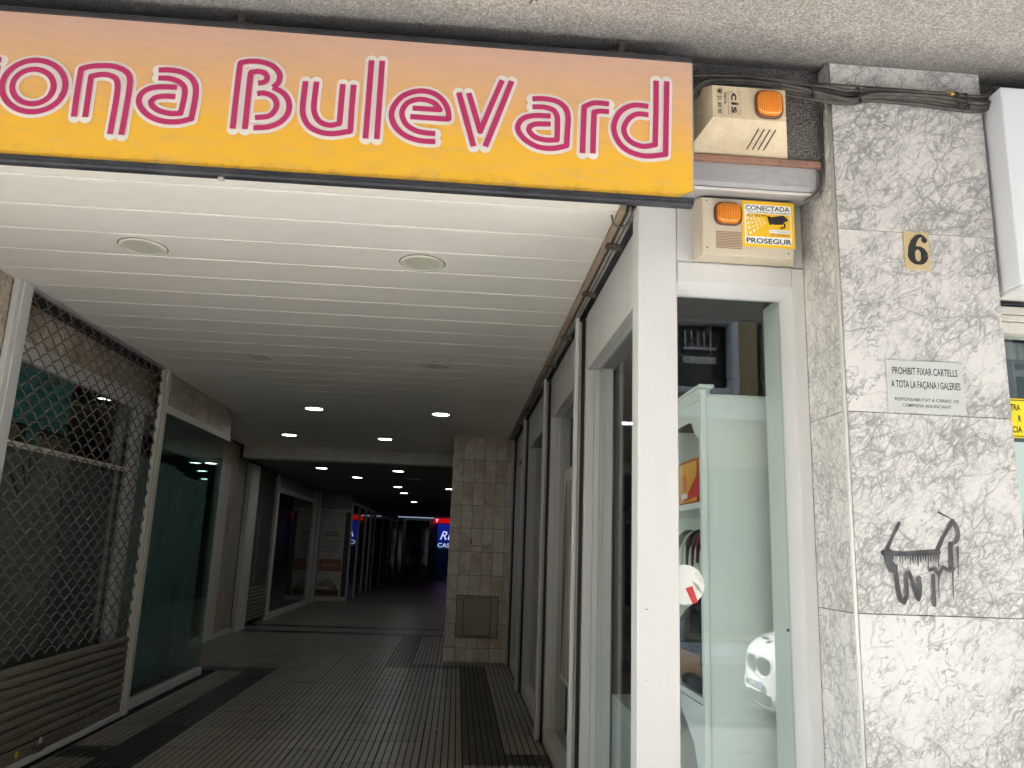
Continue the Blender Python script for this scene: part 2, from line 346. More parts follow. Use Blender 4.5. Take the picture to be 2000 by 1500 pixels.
    def build(s, name, mats, parent=None, smooth=False):
        me = bpy.data.meshes.new(name); me.from_pydata(s.v, [], s.f)
        if not isinstance(mats, (list, tuple)): mats = [mats]
        for m in mats: me.materials.append(M_[m] if isinstance(m, str) else m)
        for pgn, q in zip(me.polygons, s.mi): pgn.material_index = q; pgn.use_smooth = smooth
        me.validate(); me.update()
        import bmesh as _b
        bm = _b.new(); bm.from_mesh(me); _b.ops.recalc_face_normals(bm, faces=bm.faces); bm.to_mesh(me); bm.free()
        return link(name, me, parent)

def link(name, me, parent=None):
    o = bpy.data.objects.new(name, me); C.objects.link(o)
    if parent is not None:
        o.parent = parent
        o.matrix_parent_inverse = Matrix.Identity(4) if parent.parent else Matrix.Translation(-Vector(parent.location))
    return o
def tag(o, label, cat, group=None):
    o['label'] = label; o['category'] = cat
    if group: o['group'] = group
    return o
def struct(o): o['kind'] = 'structure'; return o
def thing(name, label, cat, loc=(0, 0, 0), group=None):
    o = bpy.data.objects.new(name, None); C.objects.link(o); o.location = loc; o.empty_display_size = .1
    return tag(o, label, cat, group)
def cont(name, loc=(0, 0, 0)):
    o = bpy.data.objects.new(name, None); C.objects.link(o); o.location = loc; o['kind'] = 'structure'; return o
def part(name, mat, parent, *b, ch=0.0, smooth=False):
    """one part made of one or several boxes"""
    m = MB()
    if not hasattr(b[0], '__len__'): b = [b]
    for q in b: m.box(*q, ch=ch)
    return m.build(name, mat, parent, smooth)
def copy_tree(o, parent=None):
    c = o.copy(); C.objects.link(c)
    if parent is not None:
        inv = o.matrix_parent_inverse.copy(); c.parent = parent; c.matrix_parent_inverse = inv
    for ch in list(o.children): copy_tree(ch, c)
    return c
def smoothpath(pts, n=6):
    """Catmull-Rom through 2D/3D points, keeping sharp corners sharper than 60 degrees"""
    P = [Vector(p) if len(p) == 3 else Vector((p[0], p[1], 0)) for p in pts]
    out = []
    def sharp(i):
        if i <= 0 or i >= len(P)-1: return True
        a = (P[i]-P[i-1]).normalized(); b = (P[i+1]-P[i]).normalized(); return a.dot(b) < .55
    for i in range(len(P)-1):
        p1, p2 = P[i], P[i+1]
        t1 = Vector((0, 0, 0)) if sharp(i) else (P[i+1]-P[i-1])*.5
        t2 = Vector((0, 0, 0)) if sharp(i+1) else (P[i+2]-P[i])*.5
        L = (p2-p1).length
        if sharp(i): t1 = (p2-p1)
        if sharp(i+1): t2 = (p2-p1)
        if t1.length > 1.3*L: t1 = t1*(1.3*L/t1.length)
        if t2.length > 1.3*L: t2 = t2*(1.3*L/t2.length)
        for q in range(n):
            t = q/n; h = t*t; c = h*t
            out.append(p1*(2*c-3*h+1)+t1*(c-2*h+t)+p2*(-2*c+3*h)+t2*(c-h))
    out.append(P[-1]); return out
def ribbon(mb, pts, hw, y, th=.001, round_ends=False, mi=0, taper=None, plane='y'):
    """flat strip of half-width hw along a 2D path in a vertical plane; each piece lies a hair proud of the one before"""
    V = lambda q, d: (q.x, y-th-d, q.y) if plane == 'y' else (y-th-d, q.x, q.y)
    cuts = [0]+[j for j in range(1, len(pts)-1) if (pts[j]-pts[j-1]).normalized().dot((pts[j+1]-pts[j]).normalized()) < .8]+[len(pts)-1]
    d = 0.0; stp = 1.6e-5
    def disc(p, r):
        nonlocal d
        d += stp; mb.poly([V(p+Vector((math.cos(2*PI*q/20), math.sin(2*PI*q/20), 0))*r, d) for q in range(20)], mi)
    for ca, cb in zip(cuts[:-1], cuts[1:]):
        seg = pts[ca:cb+1]; m = len(seg)
        for j in range(m-1):
            p, q = seg[j], seg[j+1]
            def nr(k):
                t = (seg[min(k+1, m-1)]-seg[max(k-1, 0)]).normalized(); return Vector((-t.y, t.x, 0))
            ha = hw*(taper((ca+j)/(len(pts)-1)) if taper else 1); hb = hw*(taper((ca+j+1)/(len(pts)-1)) if taper else 1)
            a, b = nr(j), nr(j+1); d += stp
            mb.poly([V(p+a*ha, d), V(q+b*hb, d), V(q-b*hb, d), V(p-a*ha, d)], mi)
        if cb != len(pts)-1: disc(seg[-1], hw*(taper(cb/(len(pts)-1)) if taper else 1))
    if round_ends: disc(pts[0], hw); disc(pts[-1], hw)
def text(body, mat, parent, x, y, z, h, width=None, align='LEFT', bold=0.0, rot=(PI/2, 0, 0), name='lettering', shear=0.0, space=1.0):
    cu = bpy.data.curves.new('txt', 'FONT'); cu.body = body; cu.size = 1; cu.align_x = align; cu.offset = bold; cu.resolution_u = 3; cu.shear = shear
    cu.space_character = space
    o = bpy.data.objects.new('txt', cu); me = bpy.data.meshes.new_from_object(o)
    bpy.data.objects.remove(o); bpy.data.curves.remove(cu)
    xs = [v.co.x for v in me.vertices]; ys = [v.co.y for v in me.vertices]
    capH = .70; sy = h/capH; sx = sy
    if width and xs: sx = width/(max(xs)-min(xs))
    x0 = min(xs) if xs else 0; xm = (min(xs)+max(xs))/2 if xs else 0
    R = Matrix.Translation((x, y, z)) @ Matrix.Rotation(rot[2], 4, 'Z') @ Matrix.Rotation(rot[1], 4, 'Y') @ Matrix.Rotation(rot[0], 4, 'X')
    for v in me.vertices:
        cx = (v.co.x-x0) if align == 'LEFT' else v.co.x-xm if align == 'CENTER' else v.co.x-max(xs)
        v.co = R @ Vector((cx*sx, v.co.y*sy, 0))
    me.materials.clear(); me.materials.append(M_[mat]); me.name = name
    return link(name, me, parent)

LETTERS = {
    'r': [[(-1.9038, 3.0729), (-1.918, 3.261), (-1.916, 3.2958), (-1.892, 3.3109), (-1.8383, 3.3154)], [(-1.8662, 3.0743), (-1.8815, 3.2487), (-1.8786, 3.2704), (-1.8532, 3.2771), (-1.8349, 3.2786)]],
    'o': [[(-1.5894, 3.2431), (-1.5856, 3.2189), (-1.5876, 3.1945), (-1.5953, 3.1712), (-1.6084, 3.1501), (-1.6261, 3.1322), (-1.6475, 3.1184), (-1.6716, 3.1094), (-1.6972, 3.1056), (-1.723, 3.1072), (-1.7478, 3.114), (-1.7702, 3.1259), (-1.7893, 3.142), (-1.8041, 3.1618), (-1.8139, 3.1843), (-1.8181, 3.2082), (-1.8164, 3.2325), (-1.8091, 3.2559), (-1.7963, 3.2773), (-1.7788, 3.2956), (-1.7573, 3.3097), (-1.733, 3.3191), (-1.7071, 3.3231), (-1.6809, 3.3216), (-1.6558, 3.3146), (-1.633, 3.3026), (-1.6137, 3.286), (-1.599, 3.2658), (-1.5894, 3.2431)], [(-1.6304, 3.2303), (-1.6277, 3.2142), (-1.6289, 3.1979), (-1.6338, 3.1824), (-1.6422, 3.1683), (-1.6537, 3.1564), (-1.6676, 3.1473), (-1.6833, 3.1413), (-1.7, 3.1389), (-1.7169, 3.14), (-1.7331, 3.1447), (-1.7479, 3.1527), (-1.7605, 3.1637), (-1.7702, 3.177), (-1.7767, 3.192), (-1.7795, 3.2081), (-1.7785, 3.2243), (-1.7737, 3.2399), (-1.7655, 3.2541), (-1.7541, 3.2661), (-1.7402, 3.2754), (-1.7244, 3.2815), (-1.7075, 3.2841), (-1.6904, 3.283), (-1.674, 3.2782), (-1.6591, 3.2701), (-1.6465, 3.259), (-1.6368, 3.2455), (-1.6304, 3.2303)]],
    'n': [[(-1.5364, 3.0976), (-1.539, 3.1961), (-1.539, 3.2961), (-1.5384, 3.3016), (-1.5046, 3.3145), (-1.4617, 3.3212), (-1.4178, 3.3217), (-1.375, 3.3058), (-1.3527, 3.2766), (-1.3479, 3.2152), (-1.3489, 3.1235), (-1.3514, 3.0344)], [(-1.4947, 3.0986), (-1.4958, 3.1843), (-1.4974, 3.2647), (-1.4965, 3.2725), (-1.4662, 3.282), (-1.436, 3.2829), (-1.4075, 3.2721), (-1.3939, 3.2462), (-1.3904, 3.1965), (-1.3912, 3.1202), (-1.3934, 3.0349)]],
    'a': [[(-1.2491, 3.3201), (-1.2073, 3.3235), (-1.1587, 3.3174), (-1.1219, 3.2954), (-1.1004, 3.2583), (-1.0974, 3.2044), (-1.1012, 3.1222), (-1.1466, 3.1065), (-1.2, 3.1032), (-1.2487, 3.1161), (-1.2859, 3.1436), (-1.305, 3.1765), (-1.3015, 3.2112), (-1.2744, 3.2365), (-1.2318, 3.2477), (-1.171, 3.251)], [(-1.246, 3.2853), (-1.2027, 3.2865), (-1.1673, 3.2762), (-1.1443, 3.2547), (-1.1385, 3.2243), (-1.1404, 3.178), (-1.1441, 3.1417), (-1.1841, 3.1379), (-1.2257, 3.1468), (-1.2537, 3.1652), (-1.2608, 3.1838), (-1.246, 3.2003), (-1.2133, 3.2091), (-1.1714, 3.2101)]],
    'B': [[(-0.9421, 3.0926), (-0.9435, 3.2321), (-0.9433, 3.3713), (-0.9412, 3.3778), (-0.9048, 3.3872), (-0.8561, 3.3865), (-0.8127, 3.3695), (-0.7874, 3.3385), (-0.7888, 3.303), (-0.8074, 3.2804)], [(-0.8074, 3.2804), (-0.7674, 3.2602), (-0.7419, 3.2249), (-0.7389, 3.1787), (-0.7624, 3.1369), (-0.8077, 3.1104), (-0.8648, 3.1015)], [(-0.896, 3.0938), (-0.8977, 3.2203), (-0.8989, 3.3309), (-0.897, 3.3389), (-0.8692, 3.3444), (-0.8442, 3.3378), (-0.8333, 3.319), (-0.8405, 3.3012), (-0.866, 3.2928)], [(-0.8649, 3.2485), (-0.8356, 3.2524), (-0.8033, 3.2394), (-0.7869, 3.212), (-0.7907, 3.1808), (-0.8122, 3.1553), (-0.8624, 3.1445)]],
    'u': [[(-0.6846, 3.3178), (-0.6862, 3.206), (-0.6773, 3.1603), (-0.6511, 3.1224), (-0.6081, 3.1027), (-0.5597, 3.1003), (-0.4966, 3.115), (-0.495, 3.1205), (-0.4966, 3.2209), (-0.4971, 3.3164)], [(-0.6421, 3.3189), (-0.6436, 3.2093), (-0.6334, 3.1714), (-0.6118, 3.1454), (-0.5764, 3.135), (-0.5405, 3.1439), (-0.5389, 3.1494), (-0.5394, 3.2331), (-0.5391, 3.3162)]],
    'l': [[(-0.4358, 3.4312), (-0.4344, 3.0898)], [(-0.3933, 3.4323), (-0.3908, 3.09)]],
    'e': [[(-0.2674, 3.1959), (-0.1217, 3.1971), (-0.1171, 3.2037), (-0.1241, 3.2423), (-0.1474, 3.2798), (-0.1879, 3.3066), (-0.2413, 3.3102), (-0.2965, 3.2876), (-0.3291, 3.2481), (-0.3414, 3.2019), (-0.3262, 3.1526), (-0.2853, 3.1149), (-0.2283, 3.0961), (-0.1639, 3.0955)], [(-0.2614, 3.2339), (-0.1534, 3.2345), (-0.1747, 3.2603), (-0.2108, 3.2732), (-0.2461, 3.272), (-0.2804, 3.2559), (-0.2982, 3.2271), (-0.2991, 3.1974), (-0.2814, 3.1615), (-0.2449, 3.138), (-0.2024, 3.1304), (-0.1659, 3.13)]],
    'v': [[(-0.0832, 3.3165), (-0.0483, 3.2012), (-0.014, 3.0875)], [(-0.044, 3.3173), (-0.0173, 3.2349), (0.0092, 3.1526), (0.0456, 3.2635), (0.0873, 3.3846)], [(0.1256, 3.3837), (0.0789, 3.2346), (0.0317, 3.0893)]],
    'a2': [[(0.211, 3.3122), (0.2593, 3.316), (0.3101, 3.3081), (0.3447, 3.2814), (0.3564, 3.2403), (0.3549, 3.1773), (0.3527, 3.117), (0.3009, 3.1016), (0.2438, 3.1027), (0.1933, 3.1261), (0.1637, 3.1589), (0.1576, 3.1897), (0.1759, 3.2209), (0.2183, 3.2375), (0.2865, 3.2412)], [(0.2121, 3.2766), (0.2603, 3.2788), (0.2952, 3.2688), (0.3116, 3.2448), (0.3147, 3.2056), (0.3142, 3.1391), (0.2714, 3.1351), (0.2283, 3.1443), (0.2026, 3.1696), (0.2041, 3.1893), (0.2266, 3.2012), (0.2874, 3.2059)]],
    'r2': [[(0.4169, 3.09), (0.4186, 3.1978), (0.4206, 3.2929), (0.4479, 3.3094), (0.477, 3.3149), (0.5208, 3.3128)], [(0.4584, 3.0915), (0.4592, 3.1852), (0.4608, 3.2722), (0.4847, 3.2789), (0.5211, 3.2785)]],
    'd': [[(0.6818, 3.3151), (0.6304, 3.3174), (0.5939, 3.3049), (0.5612, 3.2745), (0.542, 3.223), (0.5475, 3.1762), (0.5746, 3.1312), (0.6167, 3.1055), (0.6745, 3.0957), (0.7507, 3.1083), (0.7535, 3.2392), (0.7574, 3.4343)], [(0.6818, 3.2775), (0.6379, 3.278), (0.6051, 3.258), (0.5835, 3.2183), (0.5873, 3.1807), (0.6129, 3.1513), (0.66, 3.1368), (0.7087, 3.1474), (0.7119, 3.2838), (0.7137, 3.4331)]],
}
TAG = [
    (0.0116, [(1.674, 1.6976), (1.6455, 1.6488), (1.6193, 1.5961)]),
    (0.0167, [(1.6051, 1.5861), (1.6639, 1.5848), (1.7324, 1.5894), (1.8196, 1.5959)]),
    (0.013, [(1.8127, 1.5944), (1.8474, 1.6563), (1.8869, 1.7146)]),
    (0.0139, [(1.8869, 1.7146), (1.9008, 1.6888), (1.9042, 1.6584), (1.8917, 1.6362), (1.8727, 1.629), (1.8687, 1.5921), (1.8676, 1.5405)]),
    (0.0042, [(1.8295, 1.7475), (1.8806, 1.7231)]),
    (0.0288, [(1.6253, 1.5834), (1.6246, 1.5534), (1.6345, 1.5324)]),
    (0.0139, [(1.6471, 1.5371), (1.6512, 1.4652), (1.6592, 1.4192), (1.6718, 1.407), (1.6852, 1.4368), (1.688, 1.5088), (1.7, 1.5177), (1.7144, 1.4673), (1.7281, 1.4214), (1.7364, 1.4595), (1.7356, 1.4976)]),
    (0.0121, [(1.7922, 1.508), (1.7907, 1.4613), (1.7883, 1.4023)]),
    (0.0102, [(1.7802, 1.5289), (1.801, 1.5339), (1.8149, 1.5088), (1.8337, 1.5436), (1.8551, 1.5272), (1.8741, 1.5364)]),
    (0.0042, [(1.8972, 1.619), (1.8899, 1.5071)]),
    (0.0042, [(1.8692, 1.532), (1.864, 1.4278)]),
    (0.0033, [(1.8123, 1.5045), (1.8067, 1.4239)]),
    (0.0056, [(1.8169, 1.5902), (1.8145, 1.5429)]),
    (0.0033, [(1.666, 1.5827), (1.6652, 1.5514)]),
    (0.0033, [(1.6761, 1.5831), (1.6749, 1.5466)]),
    (0.0042, [(1.6861, 1.5834), (1.6858, 1.5603)]),
    (0.0033, [(1.6961, 1.5838), (1.6961, 1.5653)]),
    (0.0033, [(1.7061, 1.5841), (1.7048, 1.5472)]),
    (0.0056, [(1.7162, 1.5845), (1.7153, 1.5536)]),
    (0.0033, [(1.7262, 1.5848), (1.7256, 1.5578)]),
    (0.0056, [(1.7362, 1.5852), (1.7343, 1.541)]),
    (0.0042, [(1.7463, 1.5856), (1.7454, 1.5555)]),
    (0.0033, [(1.7563, 1.5859), (1.7561, 1.5653)]),
    (0.0042, [(1.7664, 1.5863), (1.7657, 1.5596)]),
    (0.0033, [(1.7764, 1.5866), (1.7739, 1.5364)]),
    (0.0042, [(1.7865, 1.587), (1.7856, 1.5573)]),
    (0.0033, [(1.7966, 1.5874), (1.796, 1.5633)]),
    (0.0042, [(1.8066, 1.5877), (1.8056, 1.5568)]),
]

# ------------------------------------------------------------------ setting: ground, street, soffit, fascia
ZC, ZS = 3.117, 3.651          # passage ceiling, stucco soffit
struct(part('pavement', 'paving', None, (-30, 30, .762, 3.12, -.2, -.004)))
struct(part('kerb', 'render_white', None, (-30, 30, .62, .76, -.25, 0), ch=.015))
struct(part('road', 'street', None, (-60, 60, -6.2, .618, -.3, -.13)))
struct(part('far_pavement', 'paving', None, (-60, 60, -8.02, -6.2, -.3, 0)))
struct(part('ground', 'street', None, (-300, 300, -300, 300, -.5, -.32)))
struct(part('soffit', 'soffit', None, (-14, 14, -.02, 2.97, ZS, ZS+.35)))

bld = thing('apartment_building', 'stucco clad building whose upper storeys overhang the arcade entrance', 'building')
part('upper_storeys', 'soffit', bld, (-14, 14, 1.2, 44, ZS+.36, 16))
part('canopy_edge', 'soffit', bld, (-14, 14, -.09, -.022, ZS-.01, ZS+.9))
fas = part('fascia', 'fascia', bld, [-14, .9, 2.97, 3.10, 3.10, ZS+.2], [.9, 1.482, 2.97, 3.10, 3.215, ZS+.2], [2.168, 14, 2.97, 3.10, 2.75, ZS+.2])
part('outer_wall', 'marble', bld, (-14, -2.95, 3.10, 3.2, -.1, ZS))
part('end_wall', 'dark_room', bld, (-14, -6, 3.25, 42, -.1, ZS+.3), (4.2, 14, 3.6, 42, -.1, ZS+.3), (-6, 4.2, 41, 42, -.1, ZS+.3))

# floor of ribbed tiles: 0.3235 m squares, six ribs each
def tile_mesh():
    m = MB(); n = 6; wd = .3205; g = .0105; p = wd/n
    m.box(0, wd, 0, .3190, -.02, -.006, 1)
    for i in range(n): 
        x0 = i*p+g/2; x1 = (i+1)*p-g/2
        m.poly([(x0, 0, 0), (x1, 0, 0), (x1, .3190, 0), (x0, .3190, 0)])
        m.poly([(x0, 0, -.006), (x1, 0, -.006), (x1, 0, 0), (x0, 0, 0)]); m.poly([(x0, 0, -.006), (x0, 0, 0), (x0, .3190, 0), (x0, .3190, -.006)]); m.poly([(x1, 0, -.006), (x1, .3190, -.006), (x1, .3190, 0), (x1, 0, 0)])
    return m
floor = struct(part('floor', 'groove', None, (-4.2, 4.2, 3.121, 41, -.2, -.021)))
tl = tile_mesh().build('tile', ['tile_floor', 'groove'], floor); td = tile_mesh().build('tile', ['tile_dark', 'groove'], floor)
me_l, me_d = tl.data, td.data; C.objects.unlink(tl); C.objects.unlink(td); bpy.data.objects.remove(tl); bpy.data.objects.remove(td)
PT = .3235; X0, Y0 = .12, 6.44
far_l, far_d = [], []
def dark(i, j):
    x = X0+i*PT; y = Y0+j*PT
    if i == 0 and -1 <= j <= 13: return True                     # band left of the right-hand shops
    if i >= 0 and j == -1: return True
    if i == -8 and y < 10.1: return True
    if i <= -8 and j in (-1, 11): return True
    if i == -7 and 0 and j: return True
    if i < 0 and i > -3 and j == 13: return True
    if i == -3 and 10.6 < y < 14.3: return True
    if j in (24, 27): return True
    return False
count = 0
for j in range(-10, 106):
    for i in range(-13, 3):
        x = X0+i*PT; y = Y0+j*PT
        if y < 9.6 and i < -9: continue
        if x < -2.9 and y < 9.7: continue
        if -4 <= j and count < 290 and not (i < -9) and not(x > .8):
            o = bpy.data.objects.new('tile', me_d if dark(i, j) else me_l); C.objects.link(o); o.parent = floor
            o.location = (x, y, random.uniform(-.0008, .0008)); count += 1
        else: (far_d if dark(i, j) else far_l).append((x, y))
for lst, mat in ((far_l, 'tile_floor'), (far_d, 'tile_dark')):
    m = MB()
    for x, y in lst:
        for q in range(6):
            a = x+q*.3205/6+.005; b = a+.3205/6-.010
            m.poly([(a, y, 0), (b, y, 0), (b, y+.3190, 0), (a, y+.3190, 0)])
    o = m.build('far_tiles', mat, floor); o['kind'] = 'stuff'

# ceiling panels 0.325 m deep running across the passage
ceil = struct(part('ceiling', 'dark_room', None, (-2.96, .9, 3.10, 13.42, ZC+.03, ZC+.08)))
ys = [3.05+(3.376-3.05)*0] ; y = 3.376-.3255; k_ = 0
while y < 13.40:
    y1 = min(y+.3255, 13.42)
    m = MB(); dz = random.uniform(-.0012, .0012)
    xr = .672 if y > 3.1 else .672
    m.prism([(y+.004, ZC+.022), (y+.004, ZC+.002), (y+.008, ZC+dz*0), (y1-.012, ZC), (y1-.005, ZC+.004), (y1-.005, ZC+.022)], -2.91 if y < 9.8 else -3.72, xr, 'x')
    m.build('ceiling_panel', 'ceiling_paint', ceil)
    y += .3255; k_ += 1
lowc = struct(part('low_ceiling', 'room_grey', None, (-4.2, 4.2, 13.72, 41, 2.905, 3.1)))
struct(part('ceiling_beam', 'cream_alu', None, (-3.70, 4.2, 13.42, 13.72, 2.905, 3.2), ch=.004))

# ------------------------------------------------------------------ marble pillar
pil = thing('marble_pillar', 'pillar clad in grey veined white marble slabs beside the shop window', 'pillar', (1.83, 3.2, 0))
zs = [ZS, 2.888, 2.125, 1.362, .60, -.004]
part('core', 'grout', pil, (1.50, 2.15, 2.915, 3.5, 0, ZS))
for a, b in zip(zs[:-1], zs[1:]):
    part('marble_slab', 'marble', pil, (1.4985, 2.168, 2.8995+random.uniform(-.0015, .001), 2.914, b+.0012, a-.0012), ch=.0012)
    part('marble_slab', 'marble_side', pil, (1.4835, 1.4975, 2.916, 3.1, b+.0012, a-.0012), (1.4835, 1.4975, 3.102, 3.30, b+.0012, a-.0012), ch=.0012)
    part('marble_slab', 'marble_side', pil, (2.1525, 2.1675, 2.9165, 3.30, b+.0012, a-.0012), ch=.001)
m = MB()
m.tube([(1.4905, 2.9075, 0), (1.4905, 2.9075, ZS-.001)], .0078, 12); m.build('corner_bead', 'bead', pil, True)

# house number, notice, spray tag
hn = thing('house_number', 'gold plate with black house number six near the top of the marble pillar', 'number plate', (1.825, 2.897, 2.8))
part('plate', 'plate_gold', hn, (1.772, 1.879, 2.8935, 2.898, 2.726, 2.893), ch=.001)
def circ(cx, cz, rx, rz, a0, a1, n=16): return [(cx+rx*math.cos(math.radians(a0+(a1-a0)*q/n)), cz+rz*math.sin(math.radians(a0+(a1-a0)*q/n))) for q in range(n+1)]
m = MB(); cx, cz = 1.8275, 2.788
def wstroke(m, pts, ws, y, th=.001):
    P = [Vector((a, b, 0)) for a, b in pts]; n = len(P)
    L, R = [], []
    for j, p in enumerate(P):
        t = (P[min(j+1, n-1)]-P[max(j-1, 0)]).normalized(); nr = Vector((-t.y, t.x, 0)); q = j/(n-1)*(len(ws)-1); i = min(int(q), len(ws)-2); h = ws[i]+(ws[i+1]-ws[i])*(q-i)
        L.append(p+nr*h); R.append(p-nr*h)
    for j in range(n-1): m.poly([(L[j].x, y-th, L[j].y), (L[j+1].x, y-th, L[j+1].y), (R[j+1].x, y-th, R[j+1].y), (R[j].x, y-th, R[j].y)])
wstroke(m, circ(cx, cz, .028, .033, 0, 360, 32), [.0165, .007, .0165, .007, .0165], 2.8935)
wstroke(m, [(1.862, 2.857), (1.856, 2.870), (1.843, 2.8755), (1.828, 2.868), (1.813, 2.848), (1.803, 2.82), (1.8, 2.79), (1.8005, 2.775)], [.005, .006, .0075, .010, .013, .015, .015, .015], 2.8932)
m.poly([(1.8585+.0125*math.cos(q*PI/10), 2.8921, 2.856+.0125*math.sin(q*PI/10)) for q in range(20)])
m.build('numeral', 'ink', hn)

nb = thing('notice_board', 'pale grey plaque in Catalan forbidding posters, fixed to the marble pillar', 'notice', (1.82, 2.897, 2.24))
part('plate', 'notice', nb, (1.660, 1.979, 2.8935, 2.898, 2.131, 2.341), ch=.001)
for t_, z_, h_, w_ in (('PROHIBIT FIXAR CARTELLS', 2.283, .0285, .268), ('A TOTA LA FAÇANA I GALERIES', 2.229, .0285, .284), ('RESPONSABILITAT A CÀRREC DE', 2.176, .0125, .262), ("L'EMPRESA ANUNCIANT", 2.152, .0125, .196)):
    text(t_, 'ink', nb, 1.8195, 2.8929, z_, h_, w_, 'CENTER', bold=.008 if h_ > .02 else .004)

m = MB()
for i, (wd, pts) in enumerate(TAG):
    P = smoothpath(pts, 8); ribbon(m, P, wd/2*(1.35 if wd > .02 else 1.3 if wd > .008 else 2.0), 2.8979-.0005*(i if i < 13 else 13), .0001, round_ends=wd > .008, taper=(lambda t: 1-.6*t) if wd < .007 else (lambda t: .88+.12*math.sin(9*t)))
tag(m.build('graffiti_tag', 'spray', None), 'dripping black spray paint scrawl on the lower marble pillar', 'graffiti')

# ------------------------------------------------------------------ big sign
sg = thing('shop_sign', 'long orange and yellow sign with magenta striped lettering over the passage', 'sign', (-1.0, 2.86, 2.92))
SX0, SX1 = -3.4, .861
part('sign_body', 'grey_metal', sg, (SX0, SX1-.004, 2.812, 2.842, 2.935, 3.525))
m = MB(); m.poly([(SX0, 2.80, 2.928), (.795, 2.80, 2.928), (SX1, 2.80, 2.962), (SX1, 2.80, 3.532), (SX0, 2.80, 3.532)])
m.poly([(SX1, 2.80, 2.962), (SX1, 2.812, 2.962), (SX1, 2.812, 3.532), (SX1, 2.80, 3.532)]); m.poly([(SX0, 2.80, 3.532), (SX1, 2.80, 3.532), (SX1, 2.812, 3.532), (SX0, 2.812, 3.532)])
m.build('printed_face', 'sign_print', sg)
m = MB(); m.prism([(2.792, 3.530), (2.85, 3.530), (2.85, 3.556), (2.80, 3.556), (2.792, 3.548)], SX0, SX1+.002, 'x'); m.build('top_rail', 'black_frame', sg)
m = MB(); m.prism([(2.796, 2.929), (2.788, 2.924), (2.788, 2.918), (2.798, 2.914), (2.798, 2.906), (2.806, 2.900), (2.838, 2.901), (2.838, 2.93)], SX0, SX1+.003, 'x'); m.build('bottom_rail', 'black_frame', sg)
m = MB(); m.poly([(.797, 2.797, 2.926), (SX1, 2.797, 2.926), (SX1, 2.797, 2.958)]); m.poly([(.797, 2.799, 2.926), (SX1, 2.799, 2.958), (SX1, 2.797, 2.958), (.797, 2.797, 2.926)])
m.build('corner_cap', 'grey_metal', sg)
m = MB(); m.box(SX1, SX1+.006, 2.80, 2.842, 2.93, 3.53); m.build('end_plate', 'grey_metal', sg)
for bx in (-.985, .585): part('bracket', 'rusty', sg, (bx-.035, bx+.035, 2.84, 2.90, 3.557, 3.59), (bx-.06, bx+.06, 2.85, 2.94, 3.59, 3.60), (bx-.012, bx+.012, 2.86, 2.88, 3.60, ZS), ch=.002)
part('clip', 'rail_alu', sg, (-.982, -.962, 2.815, 2.835, 2.891, 2.900))
yy = 0
for ci, (name, strokes) in enumerate(LETTERS.items()):
    mw, mm = MB(), MB()
    for si, pts in enumerate(strokes):
        if pts[0] == pts[-1]: pts = pts+pts[1:4]
        P = smoothpath(pts, 5 if len(pts) > 3 else 3)
        ribbon(mw, P, .0238, 2.7995-.0014*(si % 2)-.0004*(ci % 2), .0002, round_ends=True)
        ribbon(mm, P, .0112, 2.7952-.0004*si, .0002)
    lo = mw.build('letter', 'vinyl_white', sg); mm.build('stripe', 'magenta', lo)

# ------------------------------------------------------------------ beam strip, shutter box, transom
part('ledge_strip', 'rust', bld, (.862, 1.478, 2.955, 3.10, 3.190, 3.2145), ch=.002)
sb = thing('shutter_box', 'worn grey metal shutter box under the dark stucco beam', 'shutter box', (1.2, 3.0, 3.1))
m = MB(); m.prism([(2.975, 3.188), (2.972, 3.10), (2.978, 3.082), (2.99, 3.075), (3.19, 3.108), (3.19, 3.188)], .74, 1.452, 'x')
m.prism([(2.984, 3.186), (2.981, 3.10), (2.99, 3.082), (3.19, 3.112), (3.19, 3.186)], 1.452, 1.470, 'x'); m.build('casing', 'grey_metal', sb)
part('lip', 'white_alu', sb, (.76, 1.45, 2.974, 2.990, 3.068, 3.0735))

# ------------------------------------------------------------------ street-side shop window
fw = thing('corner_shop_window', 'tall narrow white framed shop window between corner post and marble pillar', 'shop window', (1.15, 3.2, 0))
part('corner_post', 'white_alu', fw, (.735, .908, 3.20, 3.315, 0, 3.09), ch=.004)
part('transom_panel', 'white_alu', fw, (.910, 1.00, 3.203, 3.22, 2.822, 3.128), (1.0015, 1.482, 3.205, 3.22, 2.8225, 3.128))
m = MB(); m.prism([(3.196, 2.818), (3.196, 2.728), (3.278, 2.690), (3.30, 2.690), (3.30, 2.818)], .910, 1.424, 'x'); m.build('header', 'white_alu', fw)
part('right_stile', 'white_alu', fw, (1.4265, 1.4815, 3.196, 3.30, 0, 2.818), ch=.002)
m = MB(); m.prism([(1.4255, 3.197), (1.4255, 3.30), (1.402, 3.30), (1.402, 3.288)], .12, 2.725, 'z'); m.build('glazing_bevel', 'white_alu', fw)
part('sill', 'white_alu', fw, (.908, 1.4255, 3.196, 3.30, 0, .118), ch=.003)
part('glass', 'glass', fw, (.909, 1.412, 3.281, 3.287, .118, 2.70))
part('inner_jamb', 'shop_white', fw, (1.413, 1.43, 3.302, 3.50, .1, 2.72), ch=.002)
part('drip_screw', 'rusty', fw, (1.4075, 1.4125, 3.33, 3.342, 1.25, 1.262))
for (sx, sz, sc, mt) in ((.765, 1.33, .006, 'teal_card'), (.766, 1.06, .004, 'orange')):
    part('paint_fleck', mt, fw, (sx, sx+sc*2.2, 3.1985, 3.20, sz, sz+sc*.6))
